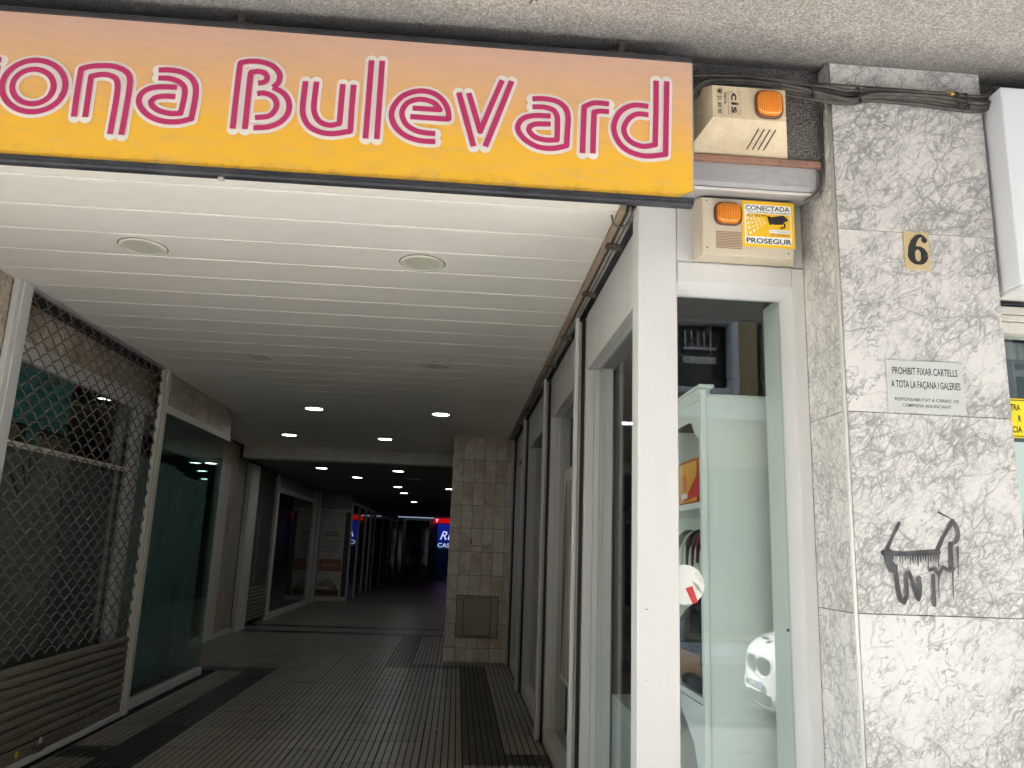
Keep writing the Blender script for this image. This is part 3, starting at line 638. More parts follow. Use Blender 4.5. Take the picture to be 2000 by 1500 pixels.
# hose end hanging under the sign
m = MB(); m.tube(smoothpath([(.66, 3.16, 3.11), (.672, 3.14, 3.062), (.70, 3.13, 3.048), (.728, 3.14, 3.068), (.742, 3.16, 3.11)], 6), .0085, 8)
tag(m.build('hose_end', 'rusty', None, True), 'short rusty hose loop hanging below the right end of the sign', 'hose')
m = MB(); m.tube(smoothpath([(.575, 3.0, 2.93), (.59, 3.02, 2.90), (.62, 3.03, 2.893), (.655, 3.02, 2.905), (.665, 3.0, 2.93)], 5), .004, 6)
tag(m.build('loose_wire', 'cable', None, True), 'loose black wire loop sagging below the sign edge', 'wire')

# interior of the corner shop
rm = thing('corner_shop_room', 'dim corner shop interior behind the tall narrow window', 'room', (2.4, 5, 0))
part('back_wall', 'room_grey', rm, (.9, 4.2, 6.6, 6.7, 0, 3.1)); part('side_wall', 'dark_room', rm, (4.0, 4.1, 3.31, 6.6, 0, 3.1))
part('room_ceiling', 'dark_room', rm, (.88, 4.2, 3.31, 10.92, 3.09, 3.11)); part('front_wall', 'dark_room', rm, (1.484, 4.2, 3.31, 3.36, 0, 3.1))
sh = thing('display_shelving', 'tall white display shelving seen through the narrow shop window', 'shelving unit', (1.3, 3.85, 0))
part('end_panel', 'shop_white', sh, (1.158, 2.0, 3.600, 3.62, .0, 2.315), ch=.002)
part('edge_post', 'shop_white', sh, (1.130, 1.1565, 3.592, 3.63, 0, 2.33), ch=.003)
part('top_rail', 'shop_white', sh, (1.130, 1.19, 3.632, 4.75, 2.285, 2.345), (1.125, 1.2, 3.60, 4.76, 2.346, 2.362), ch=.003)
part('back_panel', 'shop_white', sh, (1.60, 1.62, 3.622, 4.75, 0, 2.3))
part('far_panel', 'shop_white', sh, (1.158, 1.6, 4.75, 4.77, 0, 2.3))
m = MB(); m.poly([(1.131, 3.632, 2.284), (1.131, 4.75, 2.284), (1.131, 4.75, 2.20), (1.131, 3.80, 2.20), (1.131, 3.75, 2.19), (1.131, 3.70, 2.13), (1.131, 3.632, 2.10)]); m.poly([(1.133, 3.632, 2.284), (1.133, 4.75, 2.284), (1.133, 4.75, 2.20), (1.133, 3.80, 2.20), (1.133, 3.75, 2.19), (1.133, 3.70, 2.13), (1.133, 3.632, 2.10)])
m.build('valance', 'shop_white', sh)
for z_ in (1.80, .925, .55): part('shelf', 'shop_white', sh, (1.135, 1.598, 3.625, 4.748, z_-.03, z_), ch=.002)
m = MB(); m.tube([(1.30, 3.63, 1.62), (1.30, 4.74, 1.62)], .010, 10); m.build('hanging_rail', 'rail_alu', sh, True)
m = MB(); m.prism([(3.63, .89), (4.2, .89), (3.95, .80), (3.78, .70), (3.70, .56), (3.63, .50)], 1.136, 1.150, 'x'); m.build('bracket', 'shop_white', sh)

bx = thing('display_box', 'red and orange gift box on the top shelf of the white shelving', 'box', (1.3, 3.85, 1.80))
part('carton', 'box_red', bx, (1.17, 1.45, 3.66, 4.12, 1.801, 2.03), ch=.003)
part('print_panel', 'box_yellow', bx, (1.166, 1.1695, 3.80, 4.11, 1.815, 2.015))
m = MB(); m.poly([(1.1655, 3.73, 1.84), (1.1655, 4.02, 1.82), (1.1655, 3.73, 1.97)]); m.build('print_band', 'red', bx)
m = MB(); m.disc((4.0, 1.92), .045, 1.163, 1.1655, 20, axis='x'); m.build('print_dot', 'orange', bx)
part('print_label', 'paper', bx, (1.164, 1.1655, 3.95, 4.05, 1.835, 1.86))

def belt(name, label, mat, y0, dz, hw):
    m = MB(); P = smoothpath([(1.16, y0-.02, 1.50+dz), (1.175, y0, 1.60), (1.21, y0, 1.655), (1.26, y0+.01, 1.665), (1.32, y0, 1.63), (1.34, y0, 1.45+dz)], 5)
    m.tube(P, hw, 8, flat=.35)
    return tag(m.build(name, mat, None, True), label, 'belt', 'leather belts hanging in the shop window')
belt('belt', 'brown leather belt hanging furthest back in the shop window', 'belt', 4.17, .0, .017)
belt('belt', 'thin pale belt hanging between two dark belts in the shop window', 'belt_white', 4.07, -.03, .009)
belt('belt', 'dark belt hanging in the middle of the rail in the shop window', 'black', 3.98, -.07, .016)
belt('belt', 'dark brown belt hanging beside the maroon one in the shop window', 'belt', 3.89, -.1, .014)
belt('belt', 'maroon belt hanging closest to the white edge post in the shop window', 'belt_pink', 3.80, .02, .020)
# black bag
m = MB(); R_ = 20; prof = [(.0, .0), (.125, .01), (.16, .06), (.155, .12), (.125, .19), (.085, .25), (.045, .29), (.02, .31), (.032, .335), (.0, .33)]
vs = []
for a in range(R_):
    an = 2*PI*a/R_
    for (r_q, z_q) in prof:
        wob = 1+.09*math.sin(5*an+z_q*30)+.06*math.sin(9*an-z_q*22)
        vs.append((1.27+r_q*wob*math.cos(an)*.8, 4.06+r_q*wob*math.sin(an)*.9, 1.079+z_q*.82))
n_ = len(prof); m.v = vs
for a in range(R_):
    for q in range(n_-1): m.f.append((a*n_+q, ((a+1) % R_)*n_+q, ((a+1) % R_)*n_+q+1, a*n_+q+1)); m.mi.append(0)
tag(m.build('plastic_bag', 'bin_bag', None, True), 'shiny black plastic bag standing on a brown box in the shop window', 'bag')
tag(part('cardboard_box', 'wood', None, (1.19, 1.42, 3.86, 4.32, 1.03, 1.078), (1.20, 1.41, 3.87, 4.31, .926, 1.029), ch=.002), 'low brown box under the black bag in the shop window', 'box')
m = MB(); m.tube(smoothpath([(1.165, 3.98, .957), (1.163, 3.93, .962), (1.162, 3.89, .957)], 5), .029, 10); m.box(1.14, 1.185, 3.66, 3.90, .927, .988, ch=.012)
tag(m.build('dark_figurine', 'black', None, True), 'small dark object lying on the shelf beside the brown box', 'ornament')
# round sticker on the glass
st = thing('round_sticker', 'round white sticker with red print on the inside of the narrow shop window', 'sticker', (.957, 3.29, 1.43))
m = MB(); m.disc((.955, 1.430), .081, 3.2805, 3.2808, 40, axis='y'); m.build('disc', 'paper', st)
m = MB(); m.poly([(.955, 3.2795, 1.415), (.985, 3.2795, 1.425), (1.008, 3.2795, 1.362), (.985, 3.2795, 1.353)]); m.build('print', 'red', st)
text('OCASIÓ', 'notice', st, .995, 3.2795, 1.478, .017, .055, rot=(PI/2, math.radians(58), 0))
for q in range(3): text('informació', 'ink', st, .985+.009*q, 3.2795, 1.442-.006*q, .007, .04, rot=(PI/2, math.radians(58), 0))

# ------------------------------------------------------------------ alarm sirens, sticker, cables
a1 = thing('alarm_siren', 'grimy cream alarm siren with sideways lettering beside the end of the big sign', 'alarm', (1.12, 2.96, 3.22))
m = MB()
wx0, wx1, wz0, wz1 = .885, 1.328, 3.222, 3.50; fx0, fx1, fz0, fz1 = .955, 1.262, 3.305, 3.45; Yw_, Yf_ = 2.969, 2.82
A = [(wx0, Yw_, wz0), (wx1, Yw_, wz0), (wx1, Yw_, wz1), (wx0, Yw_, wz1)]; B = [(fx0, Yf_, fz0), (fx1, Yf_, fz0), (fx1, Yf_, fz1), (fx0, Yf_, fz1)]
m.poly(B); m.poly(A)
for i in range(4): j = (i+1) % 4; m.poly([A[i], A[j], B[j], B[i]])
h_ = m.build('housing', 'siren', a1)
bv = h_.modifiers.new('bevel', 'BEVEL'); bv.width = .006; bv.segments = 3
def lens(parent, cx, cz, w_, h_, y, dep, mname='amber'):
    m = MB(); n = 36; rings = [(1.0, 0), (1.0, .4), (.93, .8), (.75, 1.0), (.0, 1.08)]
    def se(t, a, b): c_, s_ = math.cos(t), math.sin(t); return (a*math.copysign(abs(c_)**.55, c_), b*math.copysign(abs(s_)**.55, s_))
    for rr, dd in rings:
        for q in range(n):
            x_, z_ = se(2*PI*q/n, w_/2*rr, h_/2*rr); wob = .0012*(q % 2) if rr > .9 else 0
            m.v.append((cx+x_, y-dep*dd-wob, cz+z_))
    for k_ in range(len(rings)-1):
        for q in range(n): m.f.append((k_*n+q, k_*n+(q+1) % n, (k_+1)*n+(q+1) % n, (k_+1)*n+q)); m.mi.append(0)
    lo = m.build('lens', mname, parent, True)
    m = MB()
    for rr, dd in ((1.13, 0), (1.12, .35), (1.0, .42)):
        for q in range(n): x_, z_ = se(2*PI*q/n, w_/2*rr, h_/2*rr); m.v.append((cx+x_, y-dep*dd, cz+z_))
    for k_ in range(2):
        for q in range(n): m.f.append((k_*n+q, k_*n+(q+1) % n, (k_+1)*n+(q+1) % n, (k_+1)*n+q)); m.mi.append(0)
    m.build('lens_rim', 'amber_rim', parent, True)
    m = MB()
    for q in range(9): 
        xx = cx-w_*.36+q*w_*.09; m.box(xx, xx+w_*.012, y-dep*1.085, y-dep*.98, cz-h_*.33, cz+h_*.33)
    m.build('lens_ribs', 'amber_rim', parent) if False else None
    return lo
lens(a1, 1.190, 3.376, .104, .112, Yf_, .03)
text('cis', 'ink', a1, 1.034, Yf_-.0006, 3.420, .030, .092, bold=.03, space=1.12, rot=(PI/2, PI/2, 0))
m = MB()
for (x0, x1, z0, z1) in ((1.026, 1.028, 3.325, 3.335), (1.026, 1.028, 3.415, 3.425), (1.068, 1.070, 3.325, 3.345), (1.068, 1.070, 3.405, 3.425), (1.028, 1.04, 3.425, 3.427), (1.056, 1.07, 3.425, 3.427), (1.028, 1.04, 3.323, 3.325), (1.056, 1.07, 3.323, 3.325)): m.box(x0, x1, Yf_-.0008, Yf_-.0002, z0, z1)
(lambda q: q.__setitem__('kind', 'stuff'))(m.build('logo_frame', 'rust', a1))
part('printed_line', 'ink', a1, (1.0195, 1.0205, Yf_-.0008, Yf_-.0002, 3.32, 3.43))
text('Serra.', 'ink', a1, 1.003, Yf_-.0006, 3.420, .013, .055, bold=.02, rot=(PI/2, PI/2, 0))
text('☎ 21 30 30', 'ink', a1, .976, Yf_-.0006, 3.440, .016, .118, bold=.025, rot=(PI/2, PI/2, 0))
def slope_pt(x, t): # on lower sloping face, t 0 top .. 1 bottom
    return (x, Yf_+(Yw_-Yf_)*t-.0012, fz0+(wz0-fz0)*t-.001)
for q in range(4):
    m = MB(); xa = 1.155+q*.024
    a_, b_ = slope_pt(xa, .22), slope_pt(xa-.020, .80); m.poly([a_, (a_[0]+.006, a_[1], a_[2]), (b_[0]+.006, b_[1], b_[2]), b_])
    m.build('vent_slot', 'black', a1)
m = MB(); m.disc((2.9, 3.37), .006, .912, .925, 10, axis='x'); m.build('screw', 'rail_alu', a1)

a2 = thing('alarm_siren', 'beige alarm siren with amber lamp and vent grille above the narrow shop window', 'alarm', (1.2, 3.2, 2.82))
m = MB(); m.hexa([(.985, 3.08, 2.815), (1.388, 3.08, 2.815), (1.440, 3.2025, 2.826), (.98, 3.2025, 2.826), (.985, 3.08, 3.078), (1.388, 3.08, 3.078), (1.440, 3.2025, 3.12), (.98, 3.2025, 3.12)])
h_ = m.build('housing', 'siren2', a2); bv = h_.modifiers.new('bevel', 'BEVEL'); bv.width = .004; bv.segments = 2
m = MB(); m.box(.99, 1.383, 3.0775, 3.0795, 2.828, 3.073); m.build('front_cover', 'siren2', a2)
lens(a2, 1.099, 3.003, .108, .094, 3.0775, .03)
for q in range(11): part('vent_slot', 'wood', a2, (1.045, 1.158, 3.0765, 3.0774, 2.846+q*.0073, 2.8495+q*.0073))
for (x_, z_) in ((1.006, 3.062), (1.006, 2.845), (1.363, 2.838)):
    m = MB(); m.disc((x_, z_), .0035, 3.0768, 3.0774, 10, axis='y'); m.build('screw', 'black', a2)
ss = thing('alarm_sticker', 'yellow and white security company sticker with camera symbol on the beige alarm', 'sticker', (1.28, 3.07, 2.97))
yS = 3.0752
part('sheet', 'sticker_yellow', ss, (1.1605, 1.3945, yS, yS+.001, 2.860, 3.072))
part('white_field', 'paper', ss, (1.172, 1.380, yS-.0006, yS-.0001, 2.874, 3.056))
part('yellow_field', 'sticker_yellow', ss, (1.179, 1.375, yS-.0012, yS-.0007, 2.908, 3.014))
text('CONECTADA', 'ink', ss, 1.178, yS-.0009, 3.030, .021, .196, bold=.02)
text('CON CENTRAL DE ALARMAS', 'ink', ss, 1.178, yS-.0009, 3.0175, .0075, .196, bold=.01)
text('902 202 999', 'ink', ss, 1.184, yS-.0016, 3.000, .009, .088, bold=.01)
text('24 HORAS', 'rust', ss, 1.285, yS-.0016, 2.914, .010, .080, bold=.02)
part('caption_field', 'paper', ss, (1.280, 1.370, yS-.0017, yS-.0013, 2.927, 2.943)); text('CCTV GRABANDO', 'grey_metal', ss, 1.284, yS-.002, 2.931, .007, .08)
text('PROSEGUR', 'ink', ss, 1.178, yS-.0009, 2.8775, .023, .200, bold=.022)
m = MB()
for i in range(5):
    for j in range(5):
        r_q = .0022+.0009*i; x_ = 1.265-i*.017-.004*j; z_ = 2.978+(j-2)*(.0045+.0045*i)-.0025*i
        m.poly([(x_+r_q*math.cos(a*PI/6), yS-.0014-.00002*i, z_+r_q*math.sin(a*PI/6)) for a in range(12)])
m.build('light_dots', 'paper', ss)
m = MB()
def P_(pts, d=0): m.poly([(x, yS-.0015-d, z) for x, z in pts])
P_([(1.276, 2.998), (1.345, 3.012), (1.362, 2.998), (1.366, 2.986), (1.350, 2.982), (1.340, 2.968), (1.300, 2.966), (1.284, 2.972)]); P_([(1.272, 3.003), (1.286, 3.006), (1.290, 2.962), (1.281, 2.966)], .0001)
P_([(1.345, 2.975), (1.354, 2.975), (1.352, 2.955), (1.345, 2.958)], .0002); P_([(1.328, 2.956), (1.352, 2.961), (1.353, 2.954), (1.330, 2.949)], .0003); P_([(1.333, 2.952), (1.338, 2.952), (1.340, 2.945), (1.336, 2.945)], .0004)
m.build('camera_symbol', 'ink', ss)

def cable(name, label, pts, r, mat='cable', cat='cable', grp='cables along the top of the facade'):
    m = MB(); m.tube(smoothpath(pts, 7), r, 8); o = m.build(name, mat, None, True); return tag(o, label, cat, grp)
cab = [(.86, 2.86, 3.40), (.91, 2.88, 3.47), (.965, 2.885, 3.508), (1.07, 2.885, 3.522), (1.2, 2.885, 3.517), (1.33, 2.885, 3.503), (1.45, 2.87, 3.483), (1.56, 2.872, 3.474), (1.66, 2.875, 3.495), (1.83, 2.876, 3.502), (2.0, 2.877, 3.498), (2.13, 2.88, 3.492), (2.23, 2.89, 3.52), (2.45, 2.92, 3.55), (3.0, 2.93, 3.56)]
offs = [((0, .010), .0105, 'thick grey black cable, uppermost in the bundle across the pillar'), ((-.004, -.012), .0115, 'thick dusty cable in the middle of the bundle across the pillar'), ((.006, -.030), .0095, 'lowest dusty cable of the bundle across the pillar'), ((-.012, .024), .007, 'thin black cable on top of the bundle beside the alarm'), ((-.016, -.004), .008, 'black cable in front of the bundle that dips below it'), ((.004, -.020), .008, 'black cable tucked behind the lowest one of the bundle')]
for i, ((dy, dz), r_q, lb) in enumerate(offs):
    pts = []
    for j, (x, y, z) in enumerate(cab):
        wv = .007*math.sin(j*1.3+i*1.9)
        if i == 4 and j in (6, 7): wv -= .012
        pts.append((x, y+dy+.004*math.cos(j+i*2), z+dz*(.9 if j > 3 else .7)+wv))
    cable('cable', lb, pts, r_q)
cable('cable', 'thin wire running straight just above the cable bundle', [(.86, 2.84, 3.50), (1.1, 2.86, 3.528), (1.4, 2.87, 3.53), (1.7, 2.872, 3.531), (2.05, 2.875, 3.532)], .0035)
cable('cable', 'black cable hanging down the corner between stucco beam and marble pillar', [(1.462, 2.90, 3.50), (1.476, 2.945, 3.44), (1.4745, 2.952, 3.30), (1.471, 2.95, 3.20), (1.465, 2.955, 3.12), (1.44, 2.965, 3.068), (1.40, 2.985, 3.045)], .006)
for i, (x_, z_) in enumerate(((1.395, 3.492), (1.60, 3.487), (2.035, 3.50), (2.075, 3.497))):
    m = MB(); m.tube([(x_+.03*math.cos(t*PI/8)*.12, 2.877+.032*math.cos(t*PI/8), z_+.034*math.sin(t*PI/8)) for t in range(17)], .0035, 6)
    m.box(x_-.004, x_+.004, 2.845, 2.852, z_-.05, z_-.028)
    tag(m.build('cable_tie', 'black', None), ['black tie round the cables just above the upper alarm', 'black tie round the cables at the left edge of the marble pillar', 'black tie beside the yellow tape on the cable bundle', 'rightmost black tie at the right edge of the marble pillar'][i], 'cable tie')
m = MB(); m.tube([(1.93, 2.862, 3.524), (2.02, 2.862, 3.519)], [.004, .009], 8); m.tube([(1.87, 2.862, 3.524), (1.93, 2.862, 3.524)], [.002, .004], 8)
tag(m.build('cable_tape', 'yellow_tape', None, True), 'yellow tape wrapped on a cable near the right edge of the pillar', 'tape')
# hanging debris on the soffit
m = MB(); m.tube([(.18, 2.62, ZS), (.185, 2.61, ZS-.03), (.175, 2.62, ZS-.045)], [.012, .006, .003], 6); m.tube([(.182, 2.615, ZS-.02), (.205, 2.615, ZS-.032)], .004, 6)
tag(m.build('soffit_hook', 'rusty', None), 'small dark hook stub sticking out of the stucco soffit', 'hook')

# ------------------------------------------------------------------ lightbox and shop to the right of the pillar
lb = thing('lightbox_sign', 'blank white lightbox mounted right of the marble pillar', 'sign', (2.9, 2.85, 2.66))
part('box_body', 'lightbox', lb, (2.1885, 4.2, 2.802, 2.968, 2.655, 3.53), ch=.004)
part('bottom_tray', 'white_alu', lb, (2.195, 4.2, 2.81, 2.96, 2.640, 2.6535), ch=.002)
rs = thing('next_shop_front', 'white framed shop front of the shop right of the marble pillar', 'shop front', (3, 3.1, 0))
for (z0, z1, mt) in ((2.690, 2.735, 'white_alu'), (2.668, 2.683, 'black_frame'), (2.628, 2.662, 'cream_alu'), (2.598, 2.624, 'cream_alu'), (2.545, 2.594, 'cream_alu')):
    part('frame_rail', mt, rs, (2.17, 4.2, 3.08+(2.7-z0)*.15, 3.2, z0, z1), ch=.002)
part('left_stile', 'white_alu', rs, (2.1685, 2.21, 3.08, 3.2, 0, 2.54), ch=.002)
part('glass', 'glass', rs, (2.212, 4.2, 3.135, 3.141, .1, 2.54))
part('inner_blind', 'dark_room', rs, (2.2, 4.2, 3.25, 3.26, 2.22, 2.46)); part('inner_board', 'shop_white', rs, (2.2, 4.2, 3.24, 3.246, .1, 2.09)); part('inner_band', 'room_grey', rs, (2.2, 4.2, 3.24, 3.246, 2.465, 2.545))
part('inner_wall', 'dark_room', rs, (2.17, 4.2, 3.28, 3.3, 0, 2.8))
ys_ = thing('warning_sign', 'yellow warning notice on the glass right of the marble pillar', 'notice', (2.42, 3.13, 2.2))
m = MB(); m.box(2.26, 2.452, 3.1335, 3.1345, 2.090, 2.262); m.build('sheet', 'sign_yellow', ys_)
m = MB()
for b in ((2.268, 2.444, 2.252, 2.256), (2.268, 2.444, 2.096, 2.100), (2.440, 2.444, 2.1, 2.252), (2.268, 2.272, 2.1, 2.252)): m.box(b[0], b[1], 3.1328, 3.1333, b[2], b[3])
m.build('border', 'ink', ys_)
for t_, z_ in (('ENTRA', 2.210), ('R', 2.162), ('CIA', 2.114)): text(t_, 'ink', ys_, 2.385, 3.1331, z_, .026, {'ENTRA': .075, 'R': .014, 'CIA': .046}[t_], 'RIGHT', bold=.03)
tag(part('dark_display', 'plate_blue', None, (2.37, 2.6, 3.15, 3.2, 1.5, 1.72), ch=.02), 'dark blue item standing behind the glass below the yellow notice', 'display')

# ------------------------------------------------------------------ track along the right edge of the ceiling
tr = thing('shutter_track', 'dirty tan metal track with brackets along the right edge of the ceiling', 'track', (.73, 7, 3.1))
part('ceiling_edge', 'track', tr, (.676, .706, 3.32, 11.26, 3.098, 3.135), ch=.002)
part('rail', 'rail_alu', tr, (.722, .733, 3.33, 11.26, 3.10, 3.13), (.740, .752, 3.33, 11.26, 3.092, 3.125), ch=.001)
part('slot', 'black', tr, (.66, .80, 3.32, 11.26, 3.150, 3.16))
for y_ in (3.72, 4.49, 5.5, 6.4, 7.55, 8.6, 9.7): part('bracket', 'rusty', tr, (.684, .748, y_-.02, y_+.02, 3.078, 3.097), (.728, .765, y_-.03, y_-.005, 3.06, 3.09), ch=.003)

# ------------------------------------------------------------------ right-hand shop windows of the passage
LB = ['white framed passage shop window nearest the street, ending at the corner post', 'second white framed passage shop window, with a wavy poster on its glass', 'third white framed passage shop window on the right-hand side', 'white framed passage shop window closest to the tiled pillar']
bays = [(3.318, 4.88), (5.29, 6.80), (7.20, 9.02), (9.42, 10.92)]
for i, (ya, yb) in enumerate(bays):
    t = thing('passage_shop_window', LB[i], 'shop window', (.83, (ya+yb)/2, 0), 'shop windows along the right of the passage')
    part('fascia_panel', 'white_alu', t, (.780, .80, ya, yb, 2.712, 3.075), ch=.002)
    part('header', 'white_alu', t, (.801, .878, ya, yb, 2.735, 2.80))
    m = MB(); m.prism([(.781, 2.7115), (.783, 2.700), (.845, 2.716), (.878, 2.716), (.878, 2.734), (.801, 2.734)], ya+.001, yb-.001, 'y'); m.build('header_trim', 'white_alu', t)
    part('far_jamb', 'white_alu', t, (.781, .835, yb+.001, yb+.05, .0, 2.711), (.8365, .878, yb+.003, yb+.05, 0, 2.711), ch=.002)
    part('sill', 'white_alu', t, (.783, .878, ya+.001, yb-.001, .0, .108), ch=.004)
    part('glass', 'glass', t, (.868, .874, ya+.002, yb-.002, .109, 2.715))
    if i: part('near_jamb', 'white_alu', t, (.781, .878, ya-.05, ya-.001, 0, 2.711), ch=.002)
    part('inner_jamb', 'shop_white', t, (.880, .958, yb+.002, yb+.02, .1, 2.72))
    if i: part('inner_wall', 'dark_room', t, (1.6, 1.62, ya-.4, yb+.2, 0, 3.05)); part('inner_partition', 'dark_room', t, (.9, 1.6, yb+.1, yb+.12, 0, 3.05))
    g = thing('shutter_guide', ['upright shutter guide rail beside the window nearest the street', 'upright shutter guide rail between second and third window', 'upright shutter guide rail between third and fourth window', 'upright shutter guide rail next to the tiled pillar'][i], 'guide rail', (.73, yb, 0), 'shutter guide rails')
    yr = yb+.02
    part('channel', 'white_alu', g, (.712, .734, yr, yr+.06, .02, 3.06), ch=.002); part('channel_lip', 'rail_alu', g, (.7355, .753, yr+.012, yr+.05, .02, 3.04), ch=.002)
    part('slot', 'black', g, (.7545, .779, yr+.03, yr+.05, 0, 3.07))  # black strip stands in for the shade between rail and wall
    e = [4.93, 6.85, 9.07, 10.97][i]; e2 = [5.24, 7.15, 9.37, 11.25][i]
    part('pier', 'cream_alu', t, (.7815, .90, e, e2, 0, 3.075))
part('inner_low_panel', 'shop_white', bpy.data.objects['passage_shop_window'], (.97, 1.12, 4.3, 4.9, .0, .72))
# poster on second window
ps = thing('wavy_poster', 'tall pale poster with dark wavy lines on the second passage window', 'poster', (.86, 6.2, 1.4))
part('sheet', 'poster_beige', ps, (.8655, .8675, 5.75, 6.46, .56, 2.20))
random.seed(11)
for q in range(13):
    m = MB(); y_ = 5.78+q*.052; pts = [(y_+.07*math.sin(z*2.1+q*.5)+.03*math.sin(z*5+q), z) for z in [.6+.1*j for j in range(16)]]
    pts = [(min(6.44, max(5.77, a)), b) for a, b in pts]
    P = [Vector((a, b, 0)) for a, b in pts]; ribbon(m, P, random.choice([.004, .008, .014]), .8652, .0003+.00003*q, plane='x'); m.build('printed_line', random.choice(['ink', 'poster_brown', 'belt']), ps)

# ------------------------------------------------------------------ tiled pillar at the end of the right row
tp = thing('tiled_pillar', 'square passage pillar clad in stained beige stone tiles', 'pillar', (.31, 11.6, 0))
part('core', 'grout', tp, (-.112, .728, 11.288, 12.1, 0, ZC+.02))
random.seed(5)
for r in range(10):
    z1 = ZC-.003-r*.3255; z0 = max(.0, z1-.3205)
    for cidx in range(6):
        x0 = -.118+cidx*.157; x1 = min(x0+.1525, .733)
        if x1-x0 < .05: continue
        part('tile', 'tile_beige', tp, (x0, x1, 11.278+random.uniform(-.0015, .0015), 11.289, z0, z1), ch=.0015)
m = MB()
for x0, y0, x1, y1 in ((-.118, 11.292, -.113, 12.1), (.729, 11.292, .734, 12.1)): m.box(x0, x1, y0, y1, 0, ZC)
m.build('side_cladding', 'tile_beige', tp)
mb_ = thing('meter_cabinet', 'beige metal utility cabinet door set low in the tiled pillar', 'cabinet', (.32, 11.26, .6))
part('frame', 'meter', mb_, (.036, .125, 11.252, 11.277, .335, .882), (.515, .612, 11.252, 11.277, .335, .882), (.036, .612, 11.256, 11.2765, .335, .355), (.036, .612, 11.256, 11.2765, .862, .885), ch=.003)
part('shadow_gap', 'black', mb_, (.028, .620, 11.27, 11.2772, .325, .892))
part('door', 'meter', mb_, (.132, .508, 11.240, 11.268, .36, .857), ch=.004)
part('hinge', 'rail_alu', mb_, (.030, .044, 11.235, 11.255, .52, .57)); part('maker_label', 'rail_alu', mb_, (.40, .45, 11.2388, 11.2398, .825, .838))
for z_ in (.83, .60):
    m = MB(); m.disc((.075, z_), .012, 11.249, 11.2518, 12, axis='y'); m.build('lock', 'rust', mb_)
m = MB(); sc = [(.17, 1.60), (.20, 1.66), (.205, 1.59), (.23, 1.56), (.25, 1.585), (.27, 1.56), (.30, 1.58), (.34, 1.57), (.37, 1.585), (.41, 1.56), (.45, 1.57), (.47, 1.62), (.475, 1.59)]
ribbon(m, smoothpath(sc, 6), .004, 11.2755, .0008); tag(m.build('graffiti_scribble', 'spray', None), 'faint dark scribble on the tiled pillar above the cabinet', 'graffiti')

# ------------------------------------------------------------------ left side of the passage
lw = thing('marble_pier', 'marble clad pier at the far left of the passage', 'pier', (-2.9, 4.5, 0))
for z0, z1 in ((2.36, 3.115), (1.6, 2.357), (.8, 1.597), (0, .797)): part('marble_slab', 'marble_dirty', lw, (-2.905, -2.882, 3.20, 4.878, z0, z1), ch=.001)
part('core', 'grout', lw, (-3.4, -2.906, 3.21, 4.88, 0, 3.1))

rsh = thing('rolling_shutter', 'rolling security grille of wavy steel rods over a slatted lower part', 'shutter', (-2.86, 6.2, 0))
for nm, ya, yb in (('guide_post', 4.885, 5.05), ('guide_post', 7.41, 7.565)):
    m = MB(); m.box(-2.882, -2.842, ya, yb, 0, 3.114, ch=.003); m.box(-2.841, -2.830, ya+.04, yb-.045, .002, 3.11, ch=.002); m.build(nm, 'cream_alu' if ya > 6 else 'white_alu', rsh)
part('top_rail', 'grey_metal', rsh, (-2.885, -2.845, 5.051, 7.409, 3.094, 3.114), ch=.002); part('roller_slot', 'black', rsh, (-2.955, -2.887, 5.06, 7.4, 3.05, 3.114))
lam, dz_, z_ = .168, .0585, .715; r_i = 0
meA = meB = None
while z_ < 3.07:
    if (meA if r_i % 2 == 0 else meB) is None:
        m = MB(); n = int((7.40-5.055)/lam*16); pts = [(-2.862, 5.055+(7.40-5.055)*q/n, .034*(2*(.06+.94*abs(math.cos(PI*((5.055+(7.40-5.055)*q/n)/lam)+(PI/2 if r_i % 2 else 0))))**.55-1)) for q in range(n+1)]
        m.tube(pts, .0062, 5, flat=.8); o = m.build('rod', 'steel_rod', rsh, True)
        if r_i % 2 == 0: meA = o.data
        else: meB = o.data
    else: o = link('rod', meA if r_i % 2 == 0 else meB, rsh)
    o.location = (0, 0, z_); z_ += dz_; r_i += 1
sme = None
for q in range(8):
    z1 = .672-q*.0678
    if sme is None:
        m = MB(); m.prism([(-2.870, -.066), (-2.858, -.060), (-2.850, -.045), (-2.850, -.022), (-2.858, -.007), (-2.870, 0), (-2.873, 0), (-2.873, -.066)], 5.052, 7.407, 'y'); o = m.build('slat', 'slat', rsh, False); sme = o.data
    else: o = link('slat', sme, rsh)
    o.location = (0, 0, z1)
part('bottom_rail', 'slat', rsh, (-2.878, -2.852, 5.052, 7.407, .045, .127), ch=.004); part('padlock_plate', 'rusty', rsh, (-2.851, -2.83, 5.98, 6.10, .05, .10), ch=.004)
part('threshold', 'white_alu', rsh, (-2.885, -2.835, 5.052, 7.407, .0, .042), ch=.003)
for (y_, z_, mt) in ((6.05, .145, 'paper'), (6.75, .16, 'poster_skin'), (5.75, .12, 'sign_yellow')): part('sticker_scrap', mt, rsh, (-2.851, -2.8495, y_, y_+.04, z_-.045, z_-.01))

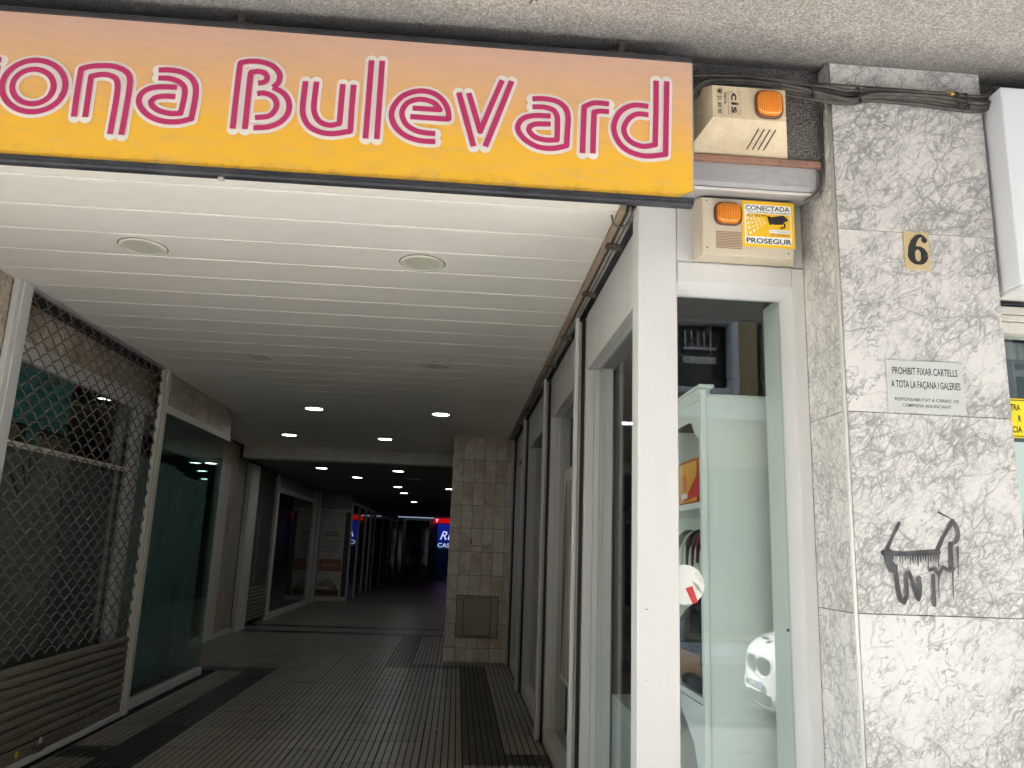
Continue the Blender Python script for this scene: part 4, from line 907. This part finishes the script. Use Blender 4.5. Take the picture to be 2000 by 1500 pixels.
wl = thing('shuttered_shop_window', 'dark shop window with marble lintel behind the wavy rod grille', 'shop window', (-3.0, 6.2, 0))
part('marble_lintel', 'marble_dirty', wl, (-3.02, -2.975, 4.9, 6.2, 2.802, 3.114), (-3.02, -2.975, 6.202, 7.6, 2.802, 3.114), ch=.001)
part('header', 'white_alu', wl, (-3.03, -2.968, 4.9, 7.6, 2.675, 2.80), ch=.003)
part('right_stile', 'white_alu', wl, (-3.03, -2.968, 7.22, 7.40, .05, 2.674), ch=.003)
part('curved_stile', 'cream_alu', wl, (-3.10, -3.04, 7.05, 7.18, .05, 2.674), ch=.02)
part('transom', 'cream_alu', wl, (-3.02, -2.98, 4.9, 7.219, 2.10, 2.135), ch=.003)
part('glass', 'mirror_dark', wl, (-3.012, -3.006, 4.9, 7.219, .05, 2.674))
part('teal_panel', 'teal_card', wl, (-3.05, -3.04, 4.9, 6.15, 2.28, 2.68), (-3.05, -3.04, 5.62, 5.76, 2.137, 2.28))
part('shelf_items', 'wood', wl, (-3.12, -3.06, 5.2, 5.52, 2.137, 2.25), (-3.12, -3.06, 5.85, 6.1, 2.137, 2.23))
part('blind', 'curtain', wl, (-3.05, -3.04, 4.9, 7.1, .05, 2.10))
m = MB()
for (ya, za, yb, zb) in ((5.5, 1.92, 5.62, 1.80), (5.62, 2.0, 5.70, 1.86), (5.70, 2.05, 5.74, 1.90), (5.98, 2.05, 5.99, 1.90), (6.12, 1.98, 6.22, 1.84), (6.2, 1.86, 6.25, 1.70), (5.78, 2.06, 5.79, 1.98)):
    ribbon(m, [Vector((ya, za, 0)), Vector((yb, zb, 0))], .014, -3.0385, .0008, plane='x')
for f in range(len(m.v)): m.v[f] = (-3.0385+.001*(f % 3)*.1, m.v[f][1], m.v[f][2])
m.build('black_strokes', 'black', wl)
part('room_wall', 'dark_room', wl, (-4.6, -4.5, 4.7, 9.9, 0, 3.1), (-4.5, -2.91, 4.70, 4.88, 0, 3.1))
part('room_ceiling', 'dark_room', wl, (-4.5, -3.0, 4.9, 9.8, 3.10, 3.115))

w2 = thing('teal_shop_window', 'dark teal glazed shop window with marble lintel beyond the grille', 'shop window', (-2.9, 8.7, 0))
part('marble_lintel', 'marble_mid', w2, (-2.93, -2.882, 7.567, 8.9, 2.802, 3.114), (-2.93, -2.882, 8.902, 9.80, 2.802, 3.114), ch=.001)
part('return_lintel', 'marble_mid', w2, (-3.7, -2.932, 9.74, 9.80, 2.805, 3.114))
part('header', 'cream_alu', w2, (-2.94, -2.874, 7.567, 9.805, 2.722, 2.80), ch=.003)
part('return_header', 'cream_alu', w2, (-3.7, -2.942, 9.73, 9.80, 2.722, 2.80), ch=.003)
part('sill', 'white_alu', w2, (-2.95, -2.875, 7.567, 9.70, 0, .085), ch=.004); part('return_sill', 'white_alu', w2, (-3.7, -2.952, 9.62, 9.70, 0, .085))
part('glass', 'glass_teal', w2, (-2.908, -2.902, 7.567, 9.69, .086, 2.721)); part('return_glass', 'glass_teal', w2, (-3.7, -2.91, 9.684, 9.69, .086, 2.721))
m = MB(); n = 24
for q in range(n):
    y0, y1 = 7.6+2.05*q/n, 7.6+2.05*(q+1)/n; zf = lambda y: 2.30-.10*(1-math.cos((y-7.6)/2.05*PI))*.5-.02*math.sin(y*5); dx = lambda q: -3.06+.02*math.sin(q*1.9)
    m.poly([(dx(q), y0, .1), (dx(q+1), y1, .1), (dx(q+1), y1, zf(y1)), (dx(q), y0, zf(y0))])
m.build('blind', 'curtain_teal', w2)
part('inner_ceiling', 'cream_alu', w2, (-4.4, -3.02, 7.6, 9.68, 2.74, 2.76)); 

# set-back wall X=-3.74 from Y 9.8 to 14.6
w3 = thing('set_back_shop_front', 'set-back shop front with grey marble strips and white upright frames', 'shop front', (-3.75, 12, 0))
part('window_frame', 'cream_alu', w3, (-3.80, -3.735, 12.38, 12.98, 0, 2.72), (-3.80, -3.735, 10.0, 12.379, 2.62, 2.72), (-3.80, -3.735, 10.0, 12.379, 0, .10), ch=.003)
part('glass', 'glass_teal', w3, (-3.772, -3.766, 10.0, 12.379, .101, 2.62)); part('inner_wall', 'dark_room', w3, (-4.15, -4.1, 9.9, 14, 0, 3.0))
part('marble_strip', 'marble_mid', w3, (-3.80, -3.742, 12.982, 13.42, 0, 3.1), (-3.80, -3.742, 9.8, 12.98, 2.722, 3.114), ch=.001)
part('grey_door', 'grey_metal', w3, (-3.80, -3.75, 13.422, 13.95, .08, 2.72), ch=.002); part('door_base', 'cream_alu', w3, (-3.80, -3.735, 13.0, 13.95, 0, .079), ch=.002)
part('wall_above', 'marble_mid', w3, (-3.80, -3.75, 13.422, 14.6, 2.722, 2.9))
text('5', 'rust', w3, -3.7405, 13.1, 1.62, .12, .10, rot=(PI/2, 0, PI/2)); text('m', 'red', w3, -3.7405, 13.12, 1.48, .08, .12, rot=(PI/2, 0, PI/2))
tag(part('white_post', 'cream_alu', None, (-3.745, -3.66, 13.96, 14.55, 0, 2.86), ch=.004), 'broad off-white upright post under the left end of the ceiling beam', 'post')

s2 = thing('far_rolling_shutter', 'dark rolling grille beyond the ceiling beam on the left', 'shutter', (-3.72, 15.4, 0))
meA = meB = None
for q in range(34):
    z_ = .72+q*.0625
    if (meA if q % 2 == 0 else meB) is None:
        m = MB(); n = 100; L_ = 1.66; pts = [(-3.72, 14.56+L_*i/n, .032*math.cos(2*PI*(L_*i/n)/.166+(PI if q % 2 else 0))) for i in range(n+1)]
        m.tube(pts, .006, 4, flat=.8); o = m.build('rod', 'steel_rod', s2, True)
        if q % 2 == 0: meA = o.data
        else: meB = o.data
    else: o = link('rod', meA if q % 2 == 0 else meB, s2)
    o.location = (0, 0, z_)
for q in range(9):
    o = link('slat', sme, s2); o.scale = (1, 1.66/2.355, 1); o.location = (-3.735+2.87, 14.56-5.052*1.66/2.355, .69-q*.068)
part('back_wall', 'dark_room', s2, (-4.0, -3.95, 14.0, 16.3, 0, 2.9)); part('roller_housing', 'dark_room', s2, (-3.9, -3.72, 14.56, 16.22, 2.80, 2.90))
m = MB()
for q in range(26): m.tube([(-3.70, 15.0+.015*(q % 2), 1.95-q*.045), (-3.70, 15.0+.015*((q+1) % 2), 1.95-q*.045-.04)], .007, 5)
tag(m.build('hanging_chain', 'rail_alu', None), 'steel chain hanging down the dark far grille', 'chain')

w4 = thing('far_shop_window', 'white framed shop window beyond the far grille with blue reflections', 'shop window', (-3.7, 18.4, 0))
part('window_frame', 'cream_alu', w4, (-3.76, -3.69, 16.24, 16.42, 0, 2.85), (-3.76, -3.70, 16.421, 20.4, 0, .11), (-3.76, -3.70, 16.421, 20.4, 2.52, 2.62), (-3.76, -3.69, 20.4, 20.75, 0, 2.85), (-3.76, -3.68, 21.0, 21.4, 0, 2.88), ch=.003)
part('glass', 'mirror_dark', w4, (-3.735, -3.73, 16.421, 20.4, .111, 2.52)); part('fascia_panel', 'grey_metal', w4, (-3.76, -3.72, 16.421, 20.4, 2.621, 2.88)); part('inner_wall', 'dark_room', w4, (-4.2, -4.18, 16, 21.5, 0, 2.9))
part('infill', 'room_grey', w4, (-3.77, -3.73, 20.751, 20.999, 0, 2.88), (-3.77, -3.73, 21.401, 21.9, 0, 2.88))

pp = thing('massage_poster', 'tall beige advertising panel with lines of text, a salmon box and stacked hands', 'poster', (-3.45, 21.86, 0))
part('dark_surround', 'dark_room', pp, (-3.98, -2.95, 21.87, 21.9, .1, 2.9)); part('base', 'cream_alu', pp, (-3.98, -2.94, 21.80, 21.9, 0, .12), ch=.004)
part('top_frame', 'cream_alu', pp, (-3.98, -2.94, 21.83, 21.9, 2.36, 2.44), ch=.004); part('upper_panel', 'grey_metal', pp, (-3.98, -2.94, 21.84, 21.9, 2.45, 2.88))
part('sheet', 'poster_beige', pp, (-3.80, -3.08, 21.855, 21.869, .13, 2.35)); part('salmon_box', 'poster_skin', pp, (-3.70, -3.10, 21.85, 21.8545, .78, 1.10)); part('hands', 'poster_brown', pp, (-3.76, -3.12, 21.851, 21.8545, .14, .30))
for z_, h_, w_, t_ in ((1.78, .05, .32, 'CENTRE DE'), (1.71, .05, .42, 'FISIOTERÀPIA'), (1.56, .03, .52, 'tractaments i massatges'), (1.49, .03, .50, 'esquena i cervicals'), (1.42, .03, .44, 'lesions esportives'), (1.36, .03, .30, 'reflexologia'), (1.28, .03, .44, 'cita prèvia')): text(t_, 'ink', pp, -3.42, 21.853, z_, h_, w_, 'CENTER', bold=.02)
m = MB()
for q in range(5): ribbon(m, smoothpath([(-3.72+q*.03, .42-q*.02), (-3.5, .58-q*.04), (-3.3, .50-q*.05), (-3.14, .28-q*.03)], 6), .008, 21.850-.001*q, .0005)
m.build('hand_lines', 'poster_brown', pp); text('972', 'poster_beige', pp, -3.4, 21.8485, .9, .06, .4, 'CENTER')
w5 = thing('corner_glass_shop_front', 'row of narrow white framed glass panels leading to the end of the passage', 'shop front', (-2.95, 30, 0))
for y_ in (22.0, 23.6, 25.3, 26.8, 31.0, 34.5, 38.6): part('upright', 'cream_alu', w5, (-2.98, -2.93, y_, y_+.18, 0, 2.6), ch=.003)
part('top_rail', 'cream_alu', w5, (-2.98, -2.93, 22, 38.8, 2.601, 2.67)); part('glass', 'mirror_dark', w5, (-2.962, -2.955, 22, 38.8, .05, 2.60)); part('upper_wall', 'room_grey', w5, (-2.98, -2.94, 22, 38.8, 2.671, 2.9)); part('brown_post', 'track', w5, (-2.93, -2.88, 27.6, 27.9, 0, 2.6)); part('inner_wall', 'dark_room', w5, (-3.9, -3.88, 22, 40, 0, 2.9))

# end of the passage
ew = thing('end_shop_front', 'dark shop front closing the far end of the passage', 'shop front', (-2, 39, 0))
part('wall', 'dark_room', ew, (-4.2, 4.2, 39.3, 39.4, 0, 3.0)); part('dark_glass', 'dark_glass', ew, (-3.6, -2.65, 39.2, 39.29, 0, 2.7))
part('door_frame', 'grey_metal', ew, (-2.68, -2.56, 39.1, 39.29, 0, 2.75), (-1.42, -1.30, 39.1, 39.29, 0, 2.75), (-2.68, -1.30, 39.1, 39.29, 2.752, 2.85), (-1.29, -1.0, 39.15, 39.29, 0, 2.75), (-2.68, -1.3, 39.1, 39.29, 0, .09))
part('door', 'dark_glass', ew, (-2.559, -1.421, 39.2, 39.28, .091, 2.75)); text('DIGI', 'rail_alu', ew, -2.0, 39.09, .30, .28, .95, 'CENTER', bold=.02)
for b in ((-2.05, -1.75, 1.50, 1.62), (-2.1, -1.8, 1.35, 1.45), (-1.9, -1.62, 1.05, 1.30)): part('door_notice', 'grey_metal', ew, (b[0], b[1], 39.18, 39.19, b[2], b[3]))
cv = part('cove_light', 'cove_lit', None, (-3.3, -1.2, 38.8, 38.9, 2.86, 2.90)); tag(cv, 'dim strip light where the low ceiling meets the far shop front', 'light')
rb = thing('red_fascia_sign', 'small glowing red fascia sign above the blue poster at the far end', 'sign', (-.5, 39, 2.9))
part('panel', 'red_lit', rb, (-1.25, .6, 39.0, 39.1, 2.75, 3.02) if 0 else (-1.22, .6, 38.95, 39.05, 2.66, 2.89)); m = MB(); m.poly([(-1.12, 38.94, 2.84), (-.98, 38.94, 2.84), (-1.03, 38.94, 2.76), (-1.03, 38.94, 2.70), (-1.07, 38.94, 2.70), (-1.07, 38.94, 2.76)]); m.build('logo', 'white_lit', rb)
bp_ = thing('blue_backlit_poster', 'glowing blue poster with white script at the far end beside the tiled pillar', 'poster', (-.5, 39, 0))
part('frame', 'grey_metal', bp_, (-1.08, -1.0, 38.9, 39.1, 0, 2.62), (-1.08, .6, 38.95, 39.1, 0, .06)); part('sheet', 'blue_lit', bp_, (-.99, .6, 39.0, 39.05, .06, 2.62))
text('Ruta', 'white_lit', bp_, -.86, 38.99, 1.86, .42, 1.1, bold=.0, shear=.35, name='lettering'); text('CASTELLS', 'white_lit', bp_, -.95, 38.99, 1.5, .2, 1.4)
# second blue poster in the right-hand wall, seen mirrored in the left windows
bp2 = thing('blue_side_poster', 'blue lit poster on the hidden right-hand wall of the passage', 'poster', (.9, 24, 0))
part('sheet', 'plate_blue', bp2, (.80, .83, 24.2, 26.2, .1, 2.35)); part('red_band', 'red', bp2, (.78, .83, 23.9, 26.4, 2.40, 2.66))
struct(part('passage_right_wall', 'dark_room', None, (.84, .95, 12.11, 39, 0, 3.1))); struct(part('passage_left_wall', 'dark_room', None, (-4.7, -4.61, 3.3, 41, 0, 3.1)))

# small litter on the tiles
random.seed(21); m = MB()
for q in range(26):
    x, y = random.uniform(-2.6, .6), random.uniform(5.6, 13.5); a = random.uniform(0, PI); r_q = random.uniform(.004, .012)
    m.hexa([(x+r_q*math.cos(a+t*PI/2), y+r_q*math.sin(a+t*PI/2), .001) for t in range(4)]+[(x+r_q*.8*math.cos(a+t*PI/2), y+r_q*.8*math.sin(a+t*PI/2), .005) for t in range(4)])
o = m.build('litter', 'paper', None); o['kind'] = 'stuff'; o['label'] = 'tiny pale scraps of litter scattered on the passage tiles'; o['category'] = 'litter'

# ------------------------------------------------------------------ round ceiling lamps
def lamp(label, x, y, z, on, first=[None, None], r=.125):
    k_ = 1 if on else 0
    if first[k_] is None:
        t = thing('ceiling_lamp', label, 'ceiling light', (x, y, z), 'round ceiling lamps along the passage')
        m = MB(); n = 40
        rings = [(r, 0), (r, -.006), (r-.012, -.011), (r-.024, -.008), (r-.026, -.002)]
        for rr, zz in rings:
            for q in range(n): m.v.append((x+rr*math.cos(2*PI*q/n), y+rr*math.sin(2*PI*q/n), z+zz))
        for i in range(len(rings)-1):
            for q in range(n): m.f.append((i*n+q, i*n+(q+1) % n, (i+1)*n+(q+1) % n, (i+1)*n+q)); m.mi.append(0)
        m.build('trim_ring', 'lamp_ring', t, True)
        m = MB(); m.disc((x, y), r+.006, z-.0012, z+.0004, 40); m.build('dark_rim', 'rusty', t)  # dark disc slightly wider than the trim ring
        m = MB(); m.disc((x, y), r-.025, z-.006, z-.001, 40); m.build('diffuser', 'lamp_on' if on else 'lamp_off', t)
        first[k_] = t; return t
    t = copy_tree(first[k_]); t.location = (x, y, z); t['label'] = label; return t
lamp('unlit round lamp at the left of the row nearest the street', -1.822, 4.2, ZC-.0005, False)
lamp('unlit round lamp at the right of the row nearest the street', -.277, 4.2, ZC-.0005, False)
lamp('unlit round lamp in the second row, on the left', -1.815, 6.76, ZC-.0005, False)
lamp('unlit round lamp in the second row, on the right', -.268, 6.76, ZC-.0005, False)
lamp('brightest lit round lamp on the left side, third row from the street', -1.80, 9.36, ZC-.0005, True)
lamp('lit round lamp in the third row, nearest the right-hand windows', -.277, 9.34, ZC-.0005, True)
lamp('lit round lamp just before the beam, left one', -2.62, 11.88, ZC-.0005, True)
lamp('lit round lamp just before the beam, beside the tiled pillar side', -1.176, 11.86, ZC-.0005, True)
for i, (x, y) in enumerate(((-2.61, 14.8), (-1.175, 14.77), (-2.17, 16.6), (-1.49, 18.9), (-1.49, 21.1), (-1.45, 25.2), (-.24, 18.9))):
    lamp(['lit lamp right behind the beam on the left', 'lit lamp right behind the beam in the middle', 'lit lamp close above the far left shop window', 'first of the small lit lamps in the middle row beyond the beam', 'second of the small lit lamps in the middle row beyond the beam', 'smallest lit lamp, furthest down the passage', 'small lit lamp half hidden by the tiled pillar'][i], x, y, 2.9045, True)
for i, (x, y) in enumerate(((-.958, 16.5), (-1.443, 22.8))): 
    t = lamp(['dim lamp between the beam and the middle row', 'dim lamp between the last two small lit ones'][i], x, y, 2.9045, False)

# ------------------------------------------------------------------ opposite side of the street (seen mirrored in the shop glass)
ob = thing('opposite_building', 'ochre and white apartment block across the street with enclosed balconies', 'building', (0, -10, 0))
part('wall', 'ochre', ob, (-20, 26, -16, -8.6, 0, 15)); part('cornice', 'render_white', ob, (-20, 26, -8.6, -8.2, 6.60, 6.9), (-20, 26, -8.6, -8.2, 9.6, 9.9), (-20, 26, -8.6, -8.2, 12.9, 13.2), (-20, 26, -8.6, -8.2, 4.2, 4.63), (-20, 26, -8.6, -8.0, 15, 15.3), ch=.02)
part('pilaster', 'ochre', ob, *[(x, x+.44, -8.6, -8.05, 4.63, 6.60) for x in (-7.9, -4.6, -1.3, 2.0, 5.31, 8.6, 11.9)])
def balcony_window(x, z):
    wn = MB()
    for b in ((x, x+.13, -8.6, -7.96, z, z+1.95), (x+2.72, x+2.85, -8.6, -7.96, z, z+1.95), (x+.131, x+2.719, -8.6, -7.96, z+1.84, z+1.95), (x+.131, x+2.719, -8.4, -8.0, z+1.46, z+1.50), (x+.131, x+2.719, -8.5, -8.0, z, z+.12), (x+1.6, x+1.65, -8.45, -8.02, z+.12, z+1.46)): wn.box(*b)
    f = wn.build('window', 'render_white', ob)
    part('blind', 'olive', f, (x+.131, x+2.719, -8.3, -8.25, z+1.501, z+1.839)); part('pane', 'dark_glass', f, (x+.131, x+1.599, -8.35, -8.33, z+.121, z+1.459), (x+1.651, x+2.719, -8.35, -8.33, z+.121, z+1.459))
    for x0, x1 in ((x+.25, x+1.5), (x+1.85, x+2.45)):
        mm = MB(); xx = x0
        while xx < x1: mm.box(xx, xx+.022, -8.28, -8.25, z+1.0, z+1.33); xx += .13
        mm.box(x0-.03, x1+.03, -8.3, -8.24, z+.94, z+.99); mm.box(x0-.03, x1+.03, -8.3, -8.26, z+.66, z+.80); mm.build('railing_reflection', 'render_white', f)  # bars built in place of balusters reflected in the panes
for i, x in enumerate((-7.4, -4.1, -.8, 2.5, 5.9, 9.2)): balcony_window(x, 4.65)
for z in (6.9, 10.2): 
    for x in (-7.4, -4.1, -.8, 2.5, 5.9, 9.2): part('window', 'dark_glass', ob, (x+.4, x+2.2, -8.62, -8.59, z, z+1.9))
for x in (-6, -2.5, 1.0, 4.5, 8.0): part('shop_opening', 'dark_glass', ob, (x, x+2.6, -8.62, -8.58, .1, 3.3)); part('pier', 'render_white', ob, (x+2.7, x+3.3, -8.6, -8.3, 0, 4.1), ch=.01)

# parked white car: nose towards -X
YC = -.39
cr = thing('parked_car', 'white car parked at the kerb, mirrored in the narrow shop window', 'car', (4.6, YC, -.13))
secs = [(2.655, .26, .36, .70), (2.66, .31, .33, .74), (2.69, .37, .29, .80), (2.80, .52, .26, .86), (3.0, .72, .22, .91), (3.3, .85, .18, .95), (3.9, .88, .18, 1.02), (6.2, .88, .18, 1.05), (6.8, .84, .2, 1.0), (7.0, .72, .3, .9), (7.05, .6, .4, .8)]
m = MB(); N = 20
for (x, hw, zb, zt) in secs:
    for q in range(N):
        an = 2*PI*q/N; c_, s_ = math.cos(an), math.sin(an)
        m.v.append((x, YC+hw*math.copysign(abs(c_)**.45, c_), (zb+zt)/2+(zt-zb)/2*math.copysign(abs(s_)**.5, s_)))
for i in range(len(secs)-1):
    for q in range(N): m.f.append((i*N+q, i*N+(q+1) % N, (i+1)*N+(q+1) % N, (i+1)*N+q)); m.mi.append(0)
m.f.append(tuple(range(N))[::-1]); m.f.append(tuple((len(secs)-1)*N+q for q in range(N))); m.mi += [0, 0]
body = m.build('body', 'car_white', cr, True); sbv = body.modifiers.new('sub', 'SUBSURF'); sbv.levels = 1; sbv.render_levels = 2
m = MB(); cs = [(3.75, .74, .95, .98), (4.45, .62, 1.0, 1.42), (5.6, .62, 1.0, 1.44), (6.7, .72, .95, 1.0)]
for (x, hw, zb, zt) in cs: m.v += [(x, YC-hw-.1, zb-.1), (x, YC+hw+.1, zb-.1), (x, YC+hw, zt), (x, YC-hw, zt)]
for i in range(3):
    for q in range(4): m.f.append((i*4+q, i*4+(q+1) % 4, (i+1)*4+(q+1) % 4, (i+1)*4+q)); m.mi.append(0)
m.f += [(3, 2, 1, 0), (12, 13, 14, 15)]; m.mi += [0, 0]; m.build('cabin', 'dark_glass', cr)
part('roof', 'car_white', cr, (4.5, 5.58, YC-.61, YC+.61, 1.43, 1.465), ch=.012)
for x in (3.5, 6.15):
    for y0, y1 in ((YC-.89, YC-.69), (YC+.69, YC+.89)):
        m = MB(); m.disc((x, .19), .32, y0, y1, 28, axis='y'); wh = m.build('wheel', 'tyre', cr, True)
        m = MB(); m.disc((x, .19), .2, y0-.004, y1+.004, 20, axis='y'); m.build('rim', 'rim', wh)
for sy in (-1, 1):
    k_ = .26 if sy > 0 else .20
    m = MB(); pts = [(YC+sy*.03, .70), (YC+sy*k_*.55, .722), (YC+sy*k_, .705), (YC+sy*(k_+.02), .66), (YC+sy*k_*.75, .597), (YC+sy*.06, .593), (YC+sy*.02, .64)]
    m.prism(pts, 2.640, 2.70, 'x'); m.build('kidney_grille', 'car_dark', cr)
    m = MB(); m.hexa([(2.80, YC+sy*.50, .60), (3.1, YC+sy*.78, .60), (3.12, YC+sy*.70, .60), (2.86, YC+sy*.45, .60), (2.80, YC+sy*.50, .74), (3.1, YC+sy*.80, .78), (3.14, YC+sy*.70, .78), (2.88, YC+sy*.45, .74)]); m.build('headlight', 'rim', cr)
m = MB(); m.prism([(YC-.20, .345), (YC+.26, .34), (YC+.28, .425), (YC-.23, .42)], 2.642, 2.7, 'x'); m.build('lower_intake', 'car_dark', cr)
part('bonnet_badge', 'car_dark', cr, (2.72, 2.76, YC-.03, YC+.03, .855, .875))
part('number_plate', 'plate', cr, (2.632, 2.638, YC-.25, YC+.17, .435, .525)); part('plate_band', 'plate_blue', cr, (2.6305, 2.6315, YC+.13, YC+.17, .436, .524))
text('3053 BM', 'ink', cr, 2.6305, YC+.12, .452, .058, .34, rot=(PI/2, 0, -PI/2), bold=.02)
